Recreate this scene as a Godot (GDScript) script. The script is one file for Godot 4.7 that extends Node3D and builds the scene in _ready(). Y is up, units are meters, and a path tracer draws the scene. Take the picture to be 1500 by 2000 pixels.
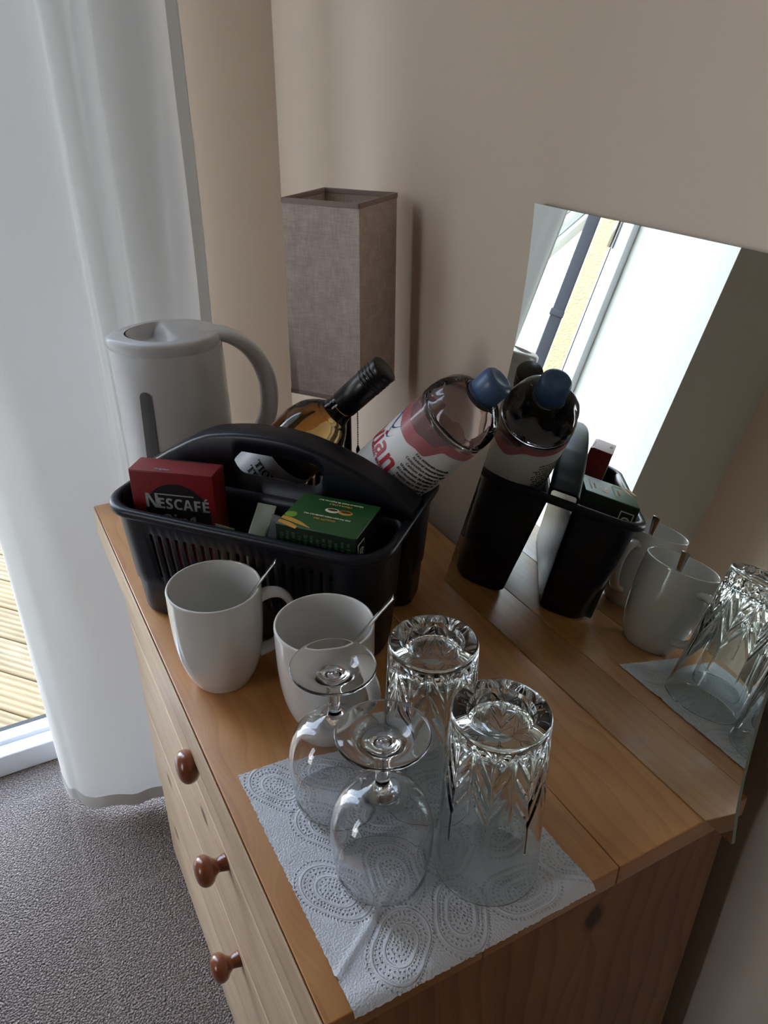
extends Node3D
# A tea tray on a small pine chest of drawers beside a curtained garden door.
# World: x towards the mirror wall, y up, z towards the viewer's end of the chest.

const H := 0.68            # height of the chest's top
const XW := 0.402          # mirror wall
const ZF := -1.034         # window wall
const LEN := 0.745         # length of the chest
const DEP := 0.376         # depth of the chest
var M := {}
var rng := RandomNumberGenerator.new()

# ------------------------------------------------------------------ helpers
func begin() -> SurfaceTool:
	var st := SurfaceTool.new()
	st.begin(Mesh.PRIMITIVE_TRIANGLES)
	return st

func numbered(called: String, parent: Node) -> String:
	if not parent.has_node(called):
		return called
	var k := 1
	while parent.has_node("%s_%03d" % [called, k]):
		k += 1
	return "%s_%03d" % [called, k]

func put(called: String, mesh: Mesh, mat: Material, parent: Node = self) -> MeshInstance3D:
	var o := MeshInstance3D.new()
	o.name = numbered(called, parent)
	o.mesh = mesh
	o.material_override = mat
	o.cast_shadow = GeometryInstance3D.SHADOW_CASTING_SETTING_ON
	parent.add_child(o, true)
	return o

func obj(called: String, st: SurfaceTool, mat: Material, parent: Node = self) -> MeshInstance3D:
	st.generate_normals()
	return put(called, st.commit(), mat, parent)

func thing(called: String, label: String, category: String, at := Vector3.ZERO, group := "") -> Node3D:
	var o := Node3D.new()
	o.name = numbered(called, self)
	add_child(o, true)
	o.position = at
	tag(o, label, category, group)
	return o

func tag(o: Node, label: String, category: String, group := "") -> void:
	o.set_meta("label", label)
	o.set_meta("category", category)
	if group:
		o.set_meta("group", group)

func struct(called: String, st: SurfaceTool, mat: Material, label: String, category: String) -> MeshInstance3D:
	var o := obj(called, st, mat)
	o.set_meta("kind", "structure")
	tag(o, label, category)
	return o

func quad(st: SurfaceTool, a: Vector3, b: Vector3, c: Vector3, e: Vector3, ua := Vector2.ZERO, ub := Vector2.ZERO, uc := Vector2.ZERO, ue := Vector2.ZERO) -> void:
	for k in [[a, ua], [b, ub], [c, uc], [a, ua], [c, uc], [e, ue]]:
		st.set_uv(k[1])
		st.add_vertex(k[0])

func tri(st: SurfaceTool, a: Vector3, b: Vector3, c: Vector3) -> void:
	st.add_vertex(a)
	st.add_vertex(b)
	st.add_vertex(c)

# A box with rounded edges; uv runs across the grain (u) and along it (v), in metres.
func rbox(st: SurfaceTool, lo: Vector3, hi: Vector3, r := 0.0, grain := 2, n := 2, xf := Transform3D(), uvo := Vector2.ZERO) -> void:
	var c := (lo + hi) / 2
	var h := (hi - lo) / 2
	r = minf(r, minf(h.x, minf(h.y, h.z)) * 0.98)
	st.set_smooth_group(-1 if r <= 0.0 else 0)
	for axis in 3:
		for side in [-1, 1]:
			var a := (axis + 1) % 3
			var b := (axis + 2) % 3
			var ta := ticks(h[a], r, n)
			var tb := ticks(h[b], r, n)
			for i in ta.size() - 1:
				for j in tb.size() - 1:
					var p := []
					var uv := []
					for k in [[i, j], [i + 1, j], [i + 1, j + 1], [i, j + 1]]:
						var q := Vector3.ZERO
						q[axis] = h[axis] * side
						q[a] = ta[k[0]]
						q[b] = tb[k[1]]
						var w := q
						if r > 0.0:
							var inner := q.clamp(-(h - Vector3.ONE * r), h - Vector3.ONE * r)
							var e := q - inner
							if e.length() > 1e-9:
								w = inner + e.normalized() * r
						p.append(xf * (c + w))
						var g := c + q
						var v: float = g[grain] if axis != grain else g[a]
						var u := 0.0
						for m in 3:
							if m != axis and m != grain:
								u = g[m]
						if axis == grain:
							u = g[b]
						uv.append(Vector2(u, v) + uvo)
					if side > 0:
						quad(st, p[0], p[3], p[2], p[1], uv[0], uv[3], uv[2], uv[1])
					else:
						quad(st, p[0], p[1], p[2], p[3], uv[0], uv[1], uv[2], uv[3])

func ticks(h: float, r: float, n: int) -> PackedFloat32Array:
	var t := PackedFloat32Array()
	if r <= 0.0:
		return PackedFloat32Array([-h, h])
	for k in n + 1:
		t.append(-h + r * k / n)
	if h - r > 1e-6:
		for k in n + 1:
			t.append(h - r + r * k / n)
	return t

func slab(lo: Vector3, hi: Vector3, r := 0.0, grain := 2) -> SurfaceTool:
	var st := begin()
	rbox(st, lo, hi, r, grain)
	return st

# Smooth closed or open turned profile, points (radius, height); outside runs upwards.
func lathe(st: SurfaceTool, prof: PackedVector2Array, seg := 64, xf := Transform3D(), flip := false, sx := 1.0, sz := 1.0) -> void:
	for i in prof.size() - 1:
		for j in seg:
			var a0 := TAU * j / seg
			var a1 := TAU * (j + 1) / seg if j < seg - 1 else 0.0
			var p00 := xf * Vector3(prof[i].x * cos(a0) * sx, prof[i].y, prof[i].x * sin(a0) * sz)
			var p10 := xf * Vector3(prof[i].x * cos(a1) * sx, prof[i].y, prof[i].x * sin(a1) * sz)
			var p11 := xf * Vector3(prof[i + 1].x * cos(a1) * sx, prof[i + 1].y, prof[i + 1].x * sin(a1) * sz)
			var p01 := xf * Vector3(prof[i + 1].x * cos(a0) * sx, prof[i + 1].y, prof[i + 1].x * sin(a0) * sz)
			var u0 := float(j) / seg
			var u1 := float(j + 1) / seg
			if flip:
				quad(st, p00, p01, p11, p10, Vector2(u0, prof[i].y), Vector2(u0, prof[i + 1].y), Vector2(u1, prof[i + 1].y), Vector2(u1, prof[i].y))
			else:
				quad(st, p00, p10, p11, p01, Vector2(u0, prof[i].y), Vector2(u1, prof[i].y), Vector2(u1, prof[i + 1].y), Vector2(u0, prof[i + 1].y))

# Catmull-Rom through 2D control points.
func smooth2(pts: Array, per := 6) -> PackedVector2Array:
	var out := PackedVector2Array()
	for i in pts.size() - 1:
		var p0: Vector2 = pts[maxi(i - 1, 0)]
		var p1: Vector2 = pts[i]
		var p2: Vector2 = pts[i + 1]
		var p3: Vector2 = pts[mini(i + 2, pts.size() - 1)]
		for k in per:
			out.append(p1.cubic_interpolate(p2, p0, p3, float(k) / per))
	out.append(pts[-1])
	return out

func smooth3(pts: Array, per := 6) -> PackedVector3Array:
	var out := PackedVector3Array()
	for i in pts.size() - 1:
		var p0: Vector3 = pts[maxi(i - 1, 0)]
		var p1: Vector3 = pts[i]
		var p2: Vector3 = pts[i + 1]
		var p3: Vector3 = pts[mini(i + 2, pts.size() - 1)]
		for k in per:
			out.append(p1.cubic_interpolate(p2, p0, p3, float(k) / per))
	out.append(pts[-1])
	return out

# A tube along a path: half-widths ra (in the plane of side) and rb (across it), per point.
func sweep(st: SurfaceTool, path: PackedVector3Array, ra: Callable, rb: Callable, side: Vector3, seg := 16, caps := true, power := 1.0) -> void:
	var rings := []
	for i in path.size():
		var t := (path[mini(i + 1, path.size() - 1)] - path[maxi(i - 1, 0)]).normalized()
		var b := side.normalized()
		b = (b - t * b.dot(t)).normalized()
		var n := t.cross(b).normalized()
		var f := float(i) / (path.size() - 1)
		var ring := PackedVector3Array()
		for j in seg:
			var a := TAU * j / seg
			var cx := signf(cos(a)) * pow(absf(cos(a)), power)
			var sx := signf(sin(a)) * pow(absf(sin(a)), power)
			ring.append(path[i] + n * cx * float(ra.call(f)) + b * sx * float(rb.call(f)))
		rings.append(ring)
	for i in rings.size() - 1:
		for j in seg:
			var k := (j + 1) % seg
			quad(st, rings[i][j], rings[i + 1][j], rings[i + 1][k], rings[i][k])
	if caps:
		for j in seg:
			var k := (j + 1) % seg
			tri(st, path[0], rings[0][j], rings[0][k])
			tri(st, path[-1], rings[-1][k], rings[-1][j])

# Loop of a rounded rectangle in the xz plane, angle running from x to z.
func rrect(hx: float, hz: float, r: float, n := 6, cx := 0.0, cz := 0.0) -> PackedVector2Array:
	var out := PackedVector2Array()
	for q in 4:
		var sx: float = [1, -1, -1, 1][q]
		var sz: float = [1, 1, -1, -1][q]
		for k in n + 1:
			var a := PI / 2 * (q + float(k) / n)
			out.append(Vector2(cx + sx * (hx - r) + r * cos(a), cz + sz * (hz - r) + r * sin(a)))
	return out

# Skin between loops (arrays of Vector3, equal counts), listed upwards along the outside.
func skin(st: SurfaceTool, loops: Array) -> void:
	for i in loops.size() - 1:
		var a: PackedVector3Array = loops[i]
		var b: PackedVector3Array = loops[i + 1]
		for j in a.size():
			var k := (j + 1) % a.size()
			quad(st, a[j], a[k], b[k], b[j])

func lift(l: PackedVector2Array, y: float) -> PackedVector3Array:
	var out := PackedVector3Array()
	for p in l:
		out.append(Vector3(p.x, y, p.y))
	return out

func fan(st: SurfaceTool, loop: PackedVector3Array, up := true) -> void:
	var c := Vector3.ZERO
	for p in loop:
		c += p / loop.size()
	for j in loop.size():
		var k := (j + 1) % loop.size()
		if up:
			tri(st, c, loop[j], loop[k])
		else:
			tri(st, c, loop[k], loop[j])

# Lettering as thin solid letters in the xy plane, centred; height is the font's size in metres.
func letters(txt: String, height: float, font := "Droid Sans", bold := false, depth := 0.0006) -> ArrayMesh:
	var t := TextMesh.new()
	t.text = txt
	var f := SystemFont.new()
	f.font_names = PackedStringArray([font])
	f.font_weight = 700 if bold else 400
	t.font = f
	# small sizes: fewer font units, since a unit is never under a tenth of a millimetre
	t.font_size = clampi(int(height / 0.000105), 8, 64)
	t.pixel_size = height / t.font_size
	t.depth = depth
	t.curve_step = 2.0
	var am := ArrayMesh.new()
	am.add_surface_from_arrays(Mesh.PRIMITIVE_TRIANGLES, t.get_mesh_arrays())
	return am

# The same letters wrapped round a cylinder about y; x runs round it. ang is the angle of the middle (atan2(z, x)).
func wrapped(txt: String, height: float, radius: float, ang: float, y: float, font := "Droid Sans", bold := false, squeeze := 1.0) -> ArrayMesh:
	var src := letters(txt, height, font, bold, 0.0003).surface_get_arrays(0)
	var v: PackedVector3Array = src[Mesh.ARRAY_VERTEX]
	var nn: PackedVector3Array = src[Mesh.ARRAY_NORMAL]
	for i in v.size():
		var p := v[i]
		var a := ang - p.x * squeeze / radius
		v[i] = Vector3(cos(a) * (radius + p.z), y + p.y, sin(a) * (radius + p.z))
		nn[i] = Vector3(cos(a), 0, sin(a))
	src[Mesh.ARRAY_VERTEX] = v
	src[Mesh.ARRAY_NORMAL] = nn
	src[Mesh.ARRAY_TANGENT] = null
	var am := ArrayMesh.new()
	am.add_surface_from_arrays(Mesh.PRIMITIVE_TRIANGLES, src)
	return am

# ------------------------------------------------------------------ materials
func mat(col: Color, rough := 0.6, metal := 0.0) -> StandardMaterial3D:
	var m := StandardMaterial3D.new()
	m.albedo_color = col
	m.roughness = rough
	m.metallic = metal
	return m

func glass(ior_scale := 0.05, tint := Color(1, 1, 1, 0)) -> StandardMaterial3D:
	var m := mat(Color(tint.r, tint.g, tint.b, 0.0), 0.0)
	m.transparency = BaseMaterial3D.TRANSPARENCY_ALPHA
	m.refraction_enabled = true
	m.refraction_scale = ior_scale
	return m

func noise(freq: float, sd: int, oct := 3, type := FastNoiseLite.TYPE_SIMPLEX_SMOOTH) -> FastNoiseLite:
	var n := FastNoiseLite.new()
	n.noise_type = type
	n.frequency = freq
	n.seed = sd
	n.fractal_octaves = oct
	return n

func noise_tex(size: int, n: FastNoiseLite, ramp: Gradient = null) -> NoiseTexture2D:
	var t := NoiseTexture2D.new()
	t.width = size
	t.height = size
	t.seamless = true
	t.noise = n
	if ramp:
		t.color_ramp = ramp
	return t

func ramp(cols: Array) -> Gradient:
	var g := Gradient.new()
	var o := PackedFloat32Array()
	var c := PackedColorArray()
	for k in cols:
		o.append(k[0])
		c.append(k[1])
	g.offsets = o
	g.colors = c
	return g

# Pine: grain along v, growth rings across u, a few knots. One texture tile covers `tile` metres.
func wood(sd: int, light: Color, dark: Color, rough: float, tile := 0.5, contrast := 1.0, knots := []) -> StandardMaterial3D:
	var w := 512
	var img := Image.create(w, w, false, Image.FORMAT_RGB8)
	var bend := noise(1.6, sd, 2)
	var fine := noise(60.0, sd + 1, 2)
	var tone := noise(2.5, sd + 2, 2)
	for y in w:
		for x in w:
			var u := float(x) / w
			var v := float(y) / w
			# wrap along v by walking a circle
			var cv := Vector2(cos(v * TAU), sin(v * TAU)) * 0.22
			var cu := Vector2(cos(u * TAU), sin(u * TAU)) * 0.5
			var off := bend.get_noise_3d(cu.x + cv.x, cu.y + cv.y, cv.x * 0.7) * 0.03
			var dark_knot := 0.0
			for k in knots:
				var du: float = u - k.x
				var dv: float = (v - k.y) * 0.35
				var d := sqrt(du * du + dv * dv)
				off += signf(du) * 0.045 * exp(-d * d * 500.0)
				dark_knot = maxf(dark_knot, 1.0 - smoothstep(0.008, 0.028, sqrt(du * du + (v - k.y) * (v - k.y) * 0.4)))
			var r := fposmod((u + off) * 24.0, 1.0)
			var ring := pow(r, 2.5) * (1.0 - smoothstep(0.9, 1.0, r))
			var fb := fine.get_noise_2d(u * 3.0 + off * 4.0, v * 0.06) * 0.5 + 0.5
			var t := clampf(ring * 0.55 * contrast + (fb - 0.5) * 0.35 + tone.get_noise_3d(cu.x, cu.y, cv.x + cv.y) * 0.35 + 0.25 + dark_knot * 1.2, 0.0, 1.5)
			img.set_pixel(x, y, light.lerp(dark, minf(t, 1.0)).darkened(maxf(0.0, t - 1.0)))
	var m := mat(Color.WHITE, rough)
	m.albedo_texture = ImageTexture.create_from_image(img)
	m.uv1_scale = Vector3(1 / tile, 1 / tile, 1)
	return m

func make_materials() -> void:
	M.paint = mat(Color(0.80, 0.735, 0.665), 0.85)
	M.paint.heightmap_enabled = true
	M.paint.heightmap_texture = noise_tex(256, noise(0.08, 3, 3))
	M.paint.heightmap_scale = 0.008
	M.paint.uv1_triplanar = true
	M.paint.uv1_scale = Vector3.ONE * 5
	M.white_paint = mat(Color(0.86, 0.86, 0.84), 0.7)
	M.ceiling = mat(Color(0.85, 0.84, 0.82), 0.9)
	M.pvc = mat(Color(0.88, 0.89, 0.91), 0.3)
	M.rubber = mat(Color(0.10, 0.10, 0.11), 0.7)
	M.top_wood = wood(11, Color(0.82, 0.59, 0.35), Color(0.69, 0.44, 0.22), 0.38, 0.42, 0.7, [Vector2(0.8, 0.55)])
	M.top_wood.clearcoat_enabled = true
	M.top_wood.clearcoat = 0.7
	M.top_wood.clearcoat_roughness = 0.36
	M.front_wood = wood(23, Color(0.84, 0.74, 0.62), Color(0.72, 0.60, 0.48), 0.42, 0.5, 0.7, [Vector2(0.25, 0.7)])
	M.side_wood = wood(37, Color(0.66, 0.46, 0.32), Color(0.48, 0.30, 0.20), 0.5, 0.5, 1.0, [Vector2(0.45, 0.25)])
	M.knob = wood(41, Color(0.55, 0.29, 0.15), Color(0.40, 0.19, 0.09), 0.28, 0.06)
	M.knob.clearcoat_enabled = true
	M.knob.clearcoat = 0.6
	M.knob.clearcoat_roughness = 0.2
	# carpet
	M.carpet = mat(Color.WHITE, 1.0)
	M.carpet.albedo_texture = noise_tex(512, noise(0.16, 5, 4), ramp([[0.15, Color(0.30, 0.265, 0.25)], [0.5, Color(0.515, 0.465, 0.435)], [0.85, Color(0.70, 0.64, 0.605)]]))
	M.carpet.uv1_triplanar = true
	M.carpet.uv1_scale = Vector3.ONE * 3.6
	M.carpet.heightmap_enabled = true
	M.carpet.heightmap_texture = noise_tex(512, noise(0.12, 8, 4))
	M.carpet.heightmap_scale = 0.75
	# curtain
	M.curtain = mat(Color(0.86, 0.85, 0.83), 0.9)
	M.curtain.backlight_enabled = true
	M.curtain.backlight = Color(0.45, 0.45, 0.445)
	M.curtain.heightmap_enabled = true
	M.curtain.heightmap_texture = noise_tex(256, noise(0.3, 9, 2))
	M.curtain.heightmap_scale = 0.02
	M.curtain.uv1_triplanar = true
	M.curtain.uv1_scale = Vector3.ONE * 12
	# crockery, metal, plastics
	M.china = mat(Color(0.86, 0.845, 0.82), 0.12)
	M.china.clearcoat_enabled = true
	M.china.clearcoat = 0.5
	M.china.clearcoat_roughness = 0.05
	M.steel = mat(Color(0.78, 0.77, 0.75), 0.16, 1.0)
	M.glass = glass(0.05, Color(1, 1, 1))
	M.cut_glass = glass(0.052, Color(0.985, 1.0, 0.99))
	M.caddy = mat(Color(0.055, 0.06, 0.095), 0.38)
	M.caddy.metallic_specular = 0.40
	M.kettle = mat(Color(0.87, 0.87, 0.88), 0.26)
	M.gauge = mat(Color(0.42, 0.42, 0.43), 0.15)
	M.kettle_lid = mat(Color(0.84, 0.84, 0.85), 0.25)
	# mirror
	M.mirror = mat(Color(0.91, 0.93, 0.91), 0.0, 1.0)
	M.mirror_edge = mat(Color(0.55, 0.62, 0.58), 0.15)
	M.mirror_back = mat(Color(0.10, 0.10, 0.10), 0.6)
	# linen shade
	var lin := Image.create(512, 512, false, Image.FORMAT_RGB8)
	var s1 := noise(0.9, 51, 2)
	var s2 := noise(0.9, 52, 2)
	var sl := noise(0.02, 53, 3)
	for y in 512:
		for x in 512:
			var wx := s1.get_noise_2d(x * 1.1, y * 0.022)
			var wy := s2.get_noise_2d(x * 0.022, y * 1.1)
			var k := clampf(0.5 + 0.35 * (wx + wy) + 0.25 * sl.get_noise_2d(x, y), 0.0, 1.0)
			lin.set_pixel(x, y, Color(0.74, 0.67, 0.64).lerp(Color(0.93, 0.865, 0.835), k))
	M.linen = mat(Color.WHITE, 0.95)
	M.linen.albedo_texture = ImageTexture.create_from_image(lin)
	M.linen.uv1_scale = Vector3(4, 4, 1)
	M.linen.backlight_enabled = true
	M.linen.backlight = Color(0.12, 0.115, 0.11)
	M.linen_trim = mat(Color(0.66, 0.60, 0.57), 0.9)
	M.black_metal = mat(Color(0.03, 0.03, 0.032), 0.4)
	M.chain = mat(Color(0.20, 0.15, 0.12), 0.3, 0.9)
	# print
	M.red_card = mat(Color(0.50, 0.085, 0.11), 0.35)
	M.dark_print = mat(Color(0.11, 0.07, 0.085), 0.4)
	M.silver_print = mat(Color(0.62, 0.62, 0.63), 0.4)
	M.green_card = mat(Color(0.10, 0.30, 0.12), 0.4)
	M.dark_green = mat(Color(0.035, 0.11, 0.06), 0.4)
	M.text_green = mat(Color(0.20, 0.36, 0.22), 0.5)
	M.gold = mat(Color(0.78, 0.56, 0.20), 0.5)
	M.leaf = mat(Color(0.45, 0.60, 0.18), 0.5)
	M.cream = mat(Color(0.86, 0.84, 0.76), 0.5)
	M.tea = mat(Color(0.30, 0.17, 0.06), 0.4)
	M.label_white = mat(Color(0.84, 0.83, 0.82), 0.45)
	M.label_red = mat(Color(0.66, 0.05, 0.13), 0.45)
	M.label_blue = mat(Color(0.10, 0.18, 0.48), 0.45)
	M.label_ink = mat(Color(0.12, 0.11, 0.11), 0.5)
	M.label_green = mat(Color(0.05, 0.42, 0.24), 0.4)
	M.pink_film = mat(Color(0.86, 0.62, 0.64, 0.22), 0.35)
	M.pink_film.transparency = BaseMaterial3D.TRANSPARENCY_ALPHA
	M.rose_film = mat(Color(0.80, 0.45, 0.48, 0.6), 0.35)
	M.rose_film.transparency = BaseMaterial3D.TRANSPARENCY_ALPHA
	M.blue_cap = mat(Color(0.27, 0.36, 0.50), 0.35)
	M.cap_black = mat(Color(0.022, 0.022, 0.024), 0.32)
	M.water = glass(0.034, Color(0.985, 0.975, 0.985))
	M.wine = glass(0.036, Color(0.90, 0.79, 0.56))
	M.sachet = mat(Color(0.74, 0.75, 0.66), 0.45)
	M.sachet_green = mat(Color(0.50, 0.55, 0.36), 0.45)
	M.sachet_grey = mat(Color(0.45, 0.44, 0.44), 0.4)
	# outside
	M.render = mat(Color(0.76, 0.725, 0.61), 0.95)
	M.render.heightmap_enabled = true
	M.render.heightmap_texture = noise_tex(512, noise(0.05, 15, 4))
	M.render.heightmap_scale = 0.45
	M.render.uv1_triplanar = true
	M.render.uv1_scale = Vector3.ONE * 3.0
	M.stone = mat(Color(0.78, 0.76, 0.69), 0.9)
	M.deck = []
	for k in 3:
		M.deck.append(wood(61 + k, [Color(0.60, 0.52, 0.38), Color(0.55, 0.48, 0.36), Color(0.58, 0.51, 0.39)][k], Color(0.45, 0.36, 0.24), 0.8, 0.6, 0.6))
	M.slate = mat(Color(0.20, 0.21, 0.27), 0.6)
	M.lawn = mat(Color(0.45, 0.46, 0.40), 1.0)

# ------------------------------------------------------------------ the scene
func _ready() -> void:
	rng.seed = 7
	# --- camera
	var cam := Camera3D.new()
	cam.name = "camera"
	cam.transform = Transform3D(Basis(Vector3(0.8818, 0.0075, 0.4715), Vector3(0.2253, 0.8716, -0.4354), Vector3(-0.4142, 0.4902, 0.7669)).orthonormalized(), Vector3(-0.098, 0.5137 + H, 0.2517))
	cam.fov = 65.844
	cam.near = 0.02
	cam.far = 200.0
	add_child(cam)
	cam.current = true
	# --- sky, exposure
	var we := WorldEnvironment.new()
	we.name = "world_environment"
	var env := Environment.new()
	env.background_mode = Environment.BG_SKY
	var sky := Sky.new()
	var sm := ProceduralSkyMaterial.new()
	sm.sky_top_color = Color(0.66, 0.75, 0.87)
	sm.sky_horizon_color = Color(1.0, 0.99, 0.97)
	sm.sky_curve = 0.25
	sm.ground_bottom_color = Color(0.55, 0.55, 0.52)
	sm.ground_horizon_color = Color(0.80, 0.82, 0.84)
	sm.energy_multiplier = 1.0
	sky.sky_material = sm
	env.sky = sky
	env.background_energy_multiplier = 3.0
	env.tonemap_mode = Environment.TONE_MAPPER_LINEAR
	env.tonemap_exposure = 4.4
	env.sdfgi_enabled = true
	env.ssao_enabled = true
	env.ssil_enabled = true
	we.environment = env
	add_child(we)

	make_materials()
	build_room()
	build_outside()
	build_curtain()
	build_chest()
	build_mirror()
	build_caddy()
	build_kettle()
	build_lamp()
	build_paper()
	build_mugs()
	build_glasses()
	build_water_bottle()
	build_wine_bottle()
	build_boxes()

# ------------------------------------------------------------------ room
const OX0 := -0.48         # door opening
const OX1 := 0.17
const OTOP := 2.15
const ZP := -0.79          # face of the pier left of the door
const XL := -0.766         # left wall
const CEIL := 2.45
const WZ0 := -0.40        # window in the far left wall
const WZ1 := 0.20
const WY0 := 0.70
const WY1 := 2.25
func build_room() -> void:
	struct("floor", slab(Vector3(-2.7, -0.2, -1.04), Vector3(XW + 0.2, 0.0, 3.0)), M.carpet, "grey brown short pile carpet on the floor", "carpet")
	struct("ceiling", slab(Vector3(-2.7, CEIL, -1.11), Vector3(XW + 0.2, CEIL + 0.2, 3.0)), M.ceiling, "plain white ceiling above the room", "ceiling")
	struct("wall_right", slab(Vector3(XW, -0.1, -1.115), Vector3(XW + 0.2, CEIL + 0.1, 3.0)), M.paint, "cream painted wall that the mirror leans against", "wall")
	var st := begin()
	rbox(st, Vector3(OX1, -0.2, -1.115), Vector3(XW, CEIL + 0.1, ZF))
	rbox(st, Vector3(OX0 - 0.06, OTOP, -1.115), Vector3(OX1, CEIL + 0.1, ZF))
	struct("wall_window", st, M.paint, "cream painted wall strip beside the curtain, behind the kettle", "wall")
	struct("wall_pier", slab(Vector3(XL - 0.2, -0.1, -1.115), Vector3(OX0, CEIL + 0.1, ZP)), M.white_paint, "white painted return beside the garden door, seen in the mirror", "wall")
	struct("wall_left", slab(Vector3(XL - 0.2, -0.1, ZP - 0.02), Vector3(XL, CEIL + 0.1, -0.45)), M.paint, "cream wall left of the door, seen at the mirror's right edge", "wall")
	st = begin()
	rbox(st, Vector3(-2.9, -0.1, -0.65), Vector3(XL - 0.2, CEIL + 0.1, -0.45))
	rbox(st, Vector3(-2.9, -0.1, 3.0), Vector3(XW + 0.2, CEIL + 0.1, 3.2))
	# the far left wall has a window of its own: pieces round its opening
	rbox(st, Vector3(-2.9, -0.1, -0.45), Vector3(-2.7, CEIL + 0.1, WZ0))
	rbox(st, Vector3(-2.9, -0.1, WZ1), Vector3(-2.7, CEIL + 0.1, 3.0))
	rbox(st, Vector3(-2.9, -0.1, WZ0), Vector3(-2.7, WY0, WZ1))
	rbox(st, Vector3(-2.9, WY1, WZ0), Vector3(-2.7, CEIL + 0.1, WZ1))
	struct("wall_back", st, M.paint, "plain cream walls of the room behind the viewer", "wall")
	var win := Node3D.new()
	win.name = "window_1"
	add_child(win)
	win.set_meta("kind", "structure")
	tag(win, "white framed window in the far left wall, out of the photograph", "window")
	st = begin()
	rbox(st, Vector3(-2.85, WY0, WZ0), Vector3(-2.78, WY0 + 0.06, WZ1), 0.004, 2)
	rbox(st, Vector3(-2.85, WY1 - 0.06, WZ0), Vector3(-2.78, WY1, WZ1), 0.004, 2)
	rbox(st, Vector3(-2.85, WY0, WZ0), Vector3(-2.78, WY1, WZ0 + 0.06), 0.004, 1)
	rbox(st, Vector3(-2.85, WY0, WZ1 - 0.06), Vector3(-2.78, WY1, WZ1), 0.004, 1)
	rbox(st, Vector3(-2.84, WY0, (WZ0 + WZ1) / 2 - 0.03), Vector3(-2.79, WY1, (WZ0 + WZ1) / 2 + 0.03), 0.004, 1)
	obj("window_frame", st, M.pvc, win)
	# door frame: threshold with two raised tracks, jambs and head
	var door := Node3D.new()
	door.name = "door_1"
	add_child(door)
	door.position.z = -0.062
	door.set_meta("kind", "structure")
	tag(door, "white plastic frame of the open garden door beside the curtain", "door frame")
	st = begin()
	rbox(st, Vector3(OX0, 0.0, -1.052), Vector3(OX1, 0.05, -0.974), 0.004, 0)
	rbox(st, Vector3(OX0, 0.04, -1.035), Vector3(OX1, 0.060, -1.006), 0.003, 0)
	obj("threshold", st, M.pvc, door)
	st = begin()
	rbox(st, Vector3(OX0, 0.046, -1.05), Vector3(OX1, 0.056, -1.038))
	obj("weather_seal", st, M.rubber, door)
	for s in 2:
		st = begin()
		var x0: float = OX0 if s == 0 else OX1
		var d := 1.0 if s == 0 else -1.0
		for q in [[0.0, 0.020, -1.030, -0.990], [0.0, 0.012, -1.046, -1.030]]:
			rbox(st, Vector3(minf(x0 + q[0] * d, x0 + q[1] * d), 0.0, q[2]), Vector3(maxf(x0 + q[0] * d, x0 + q[1] * d), OTOP, q[3]), 0.003, 1)
		obj("jamb", st, M.pvc, door)
		st = begin()
		rbox(st, Vector3(minf(x0 + 0.013 * d, x0 + 0.016 * d), 0.02, -1.036), Vector3(maxf(x0 + 0.013 * d, x0 + 0.016 * d), OTOP, -1.029))
		obj("door_seal", st, M.rubber, door)
	st = begin()
	rbox(st, Vector3(OX0, OTOP - 0.06, -1.046), Vector3(OX1, OTOP, -0.99), 0.004, 0)
	obj("head_rail", st, M.pvc, door)
	# hinge on the far jamb, high up
	st = begin()
	lathe(st, PackedVector2Array([Vector2(0, 0), Vector2(0.007, 0), Vector2(0.007, 0.09), Vector2(0, 0.09)]), 16, Transform3D(Basis(), Vector3(OX0 + 0.024, H + 0.46, -1.03)))
	obj("hinge", st, M.steel, door)

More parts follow.
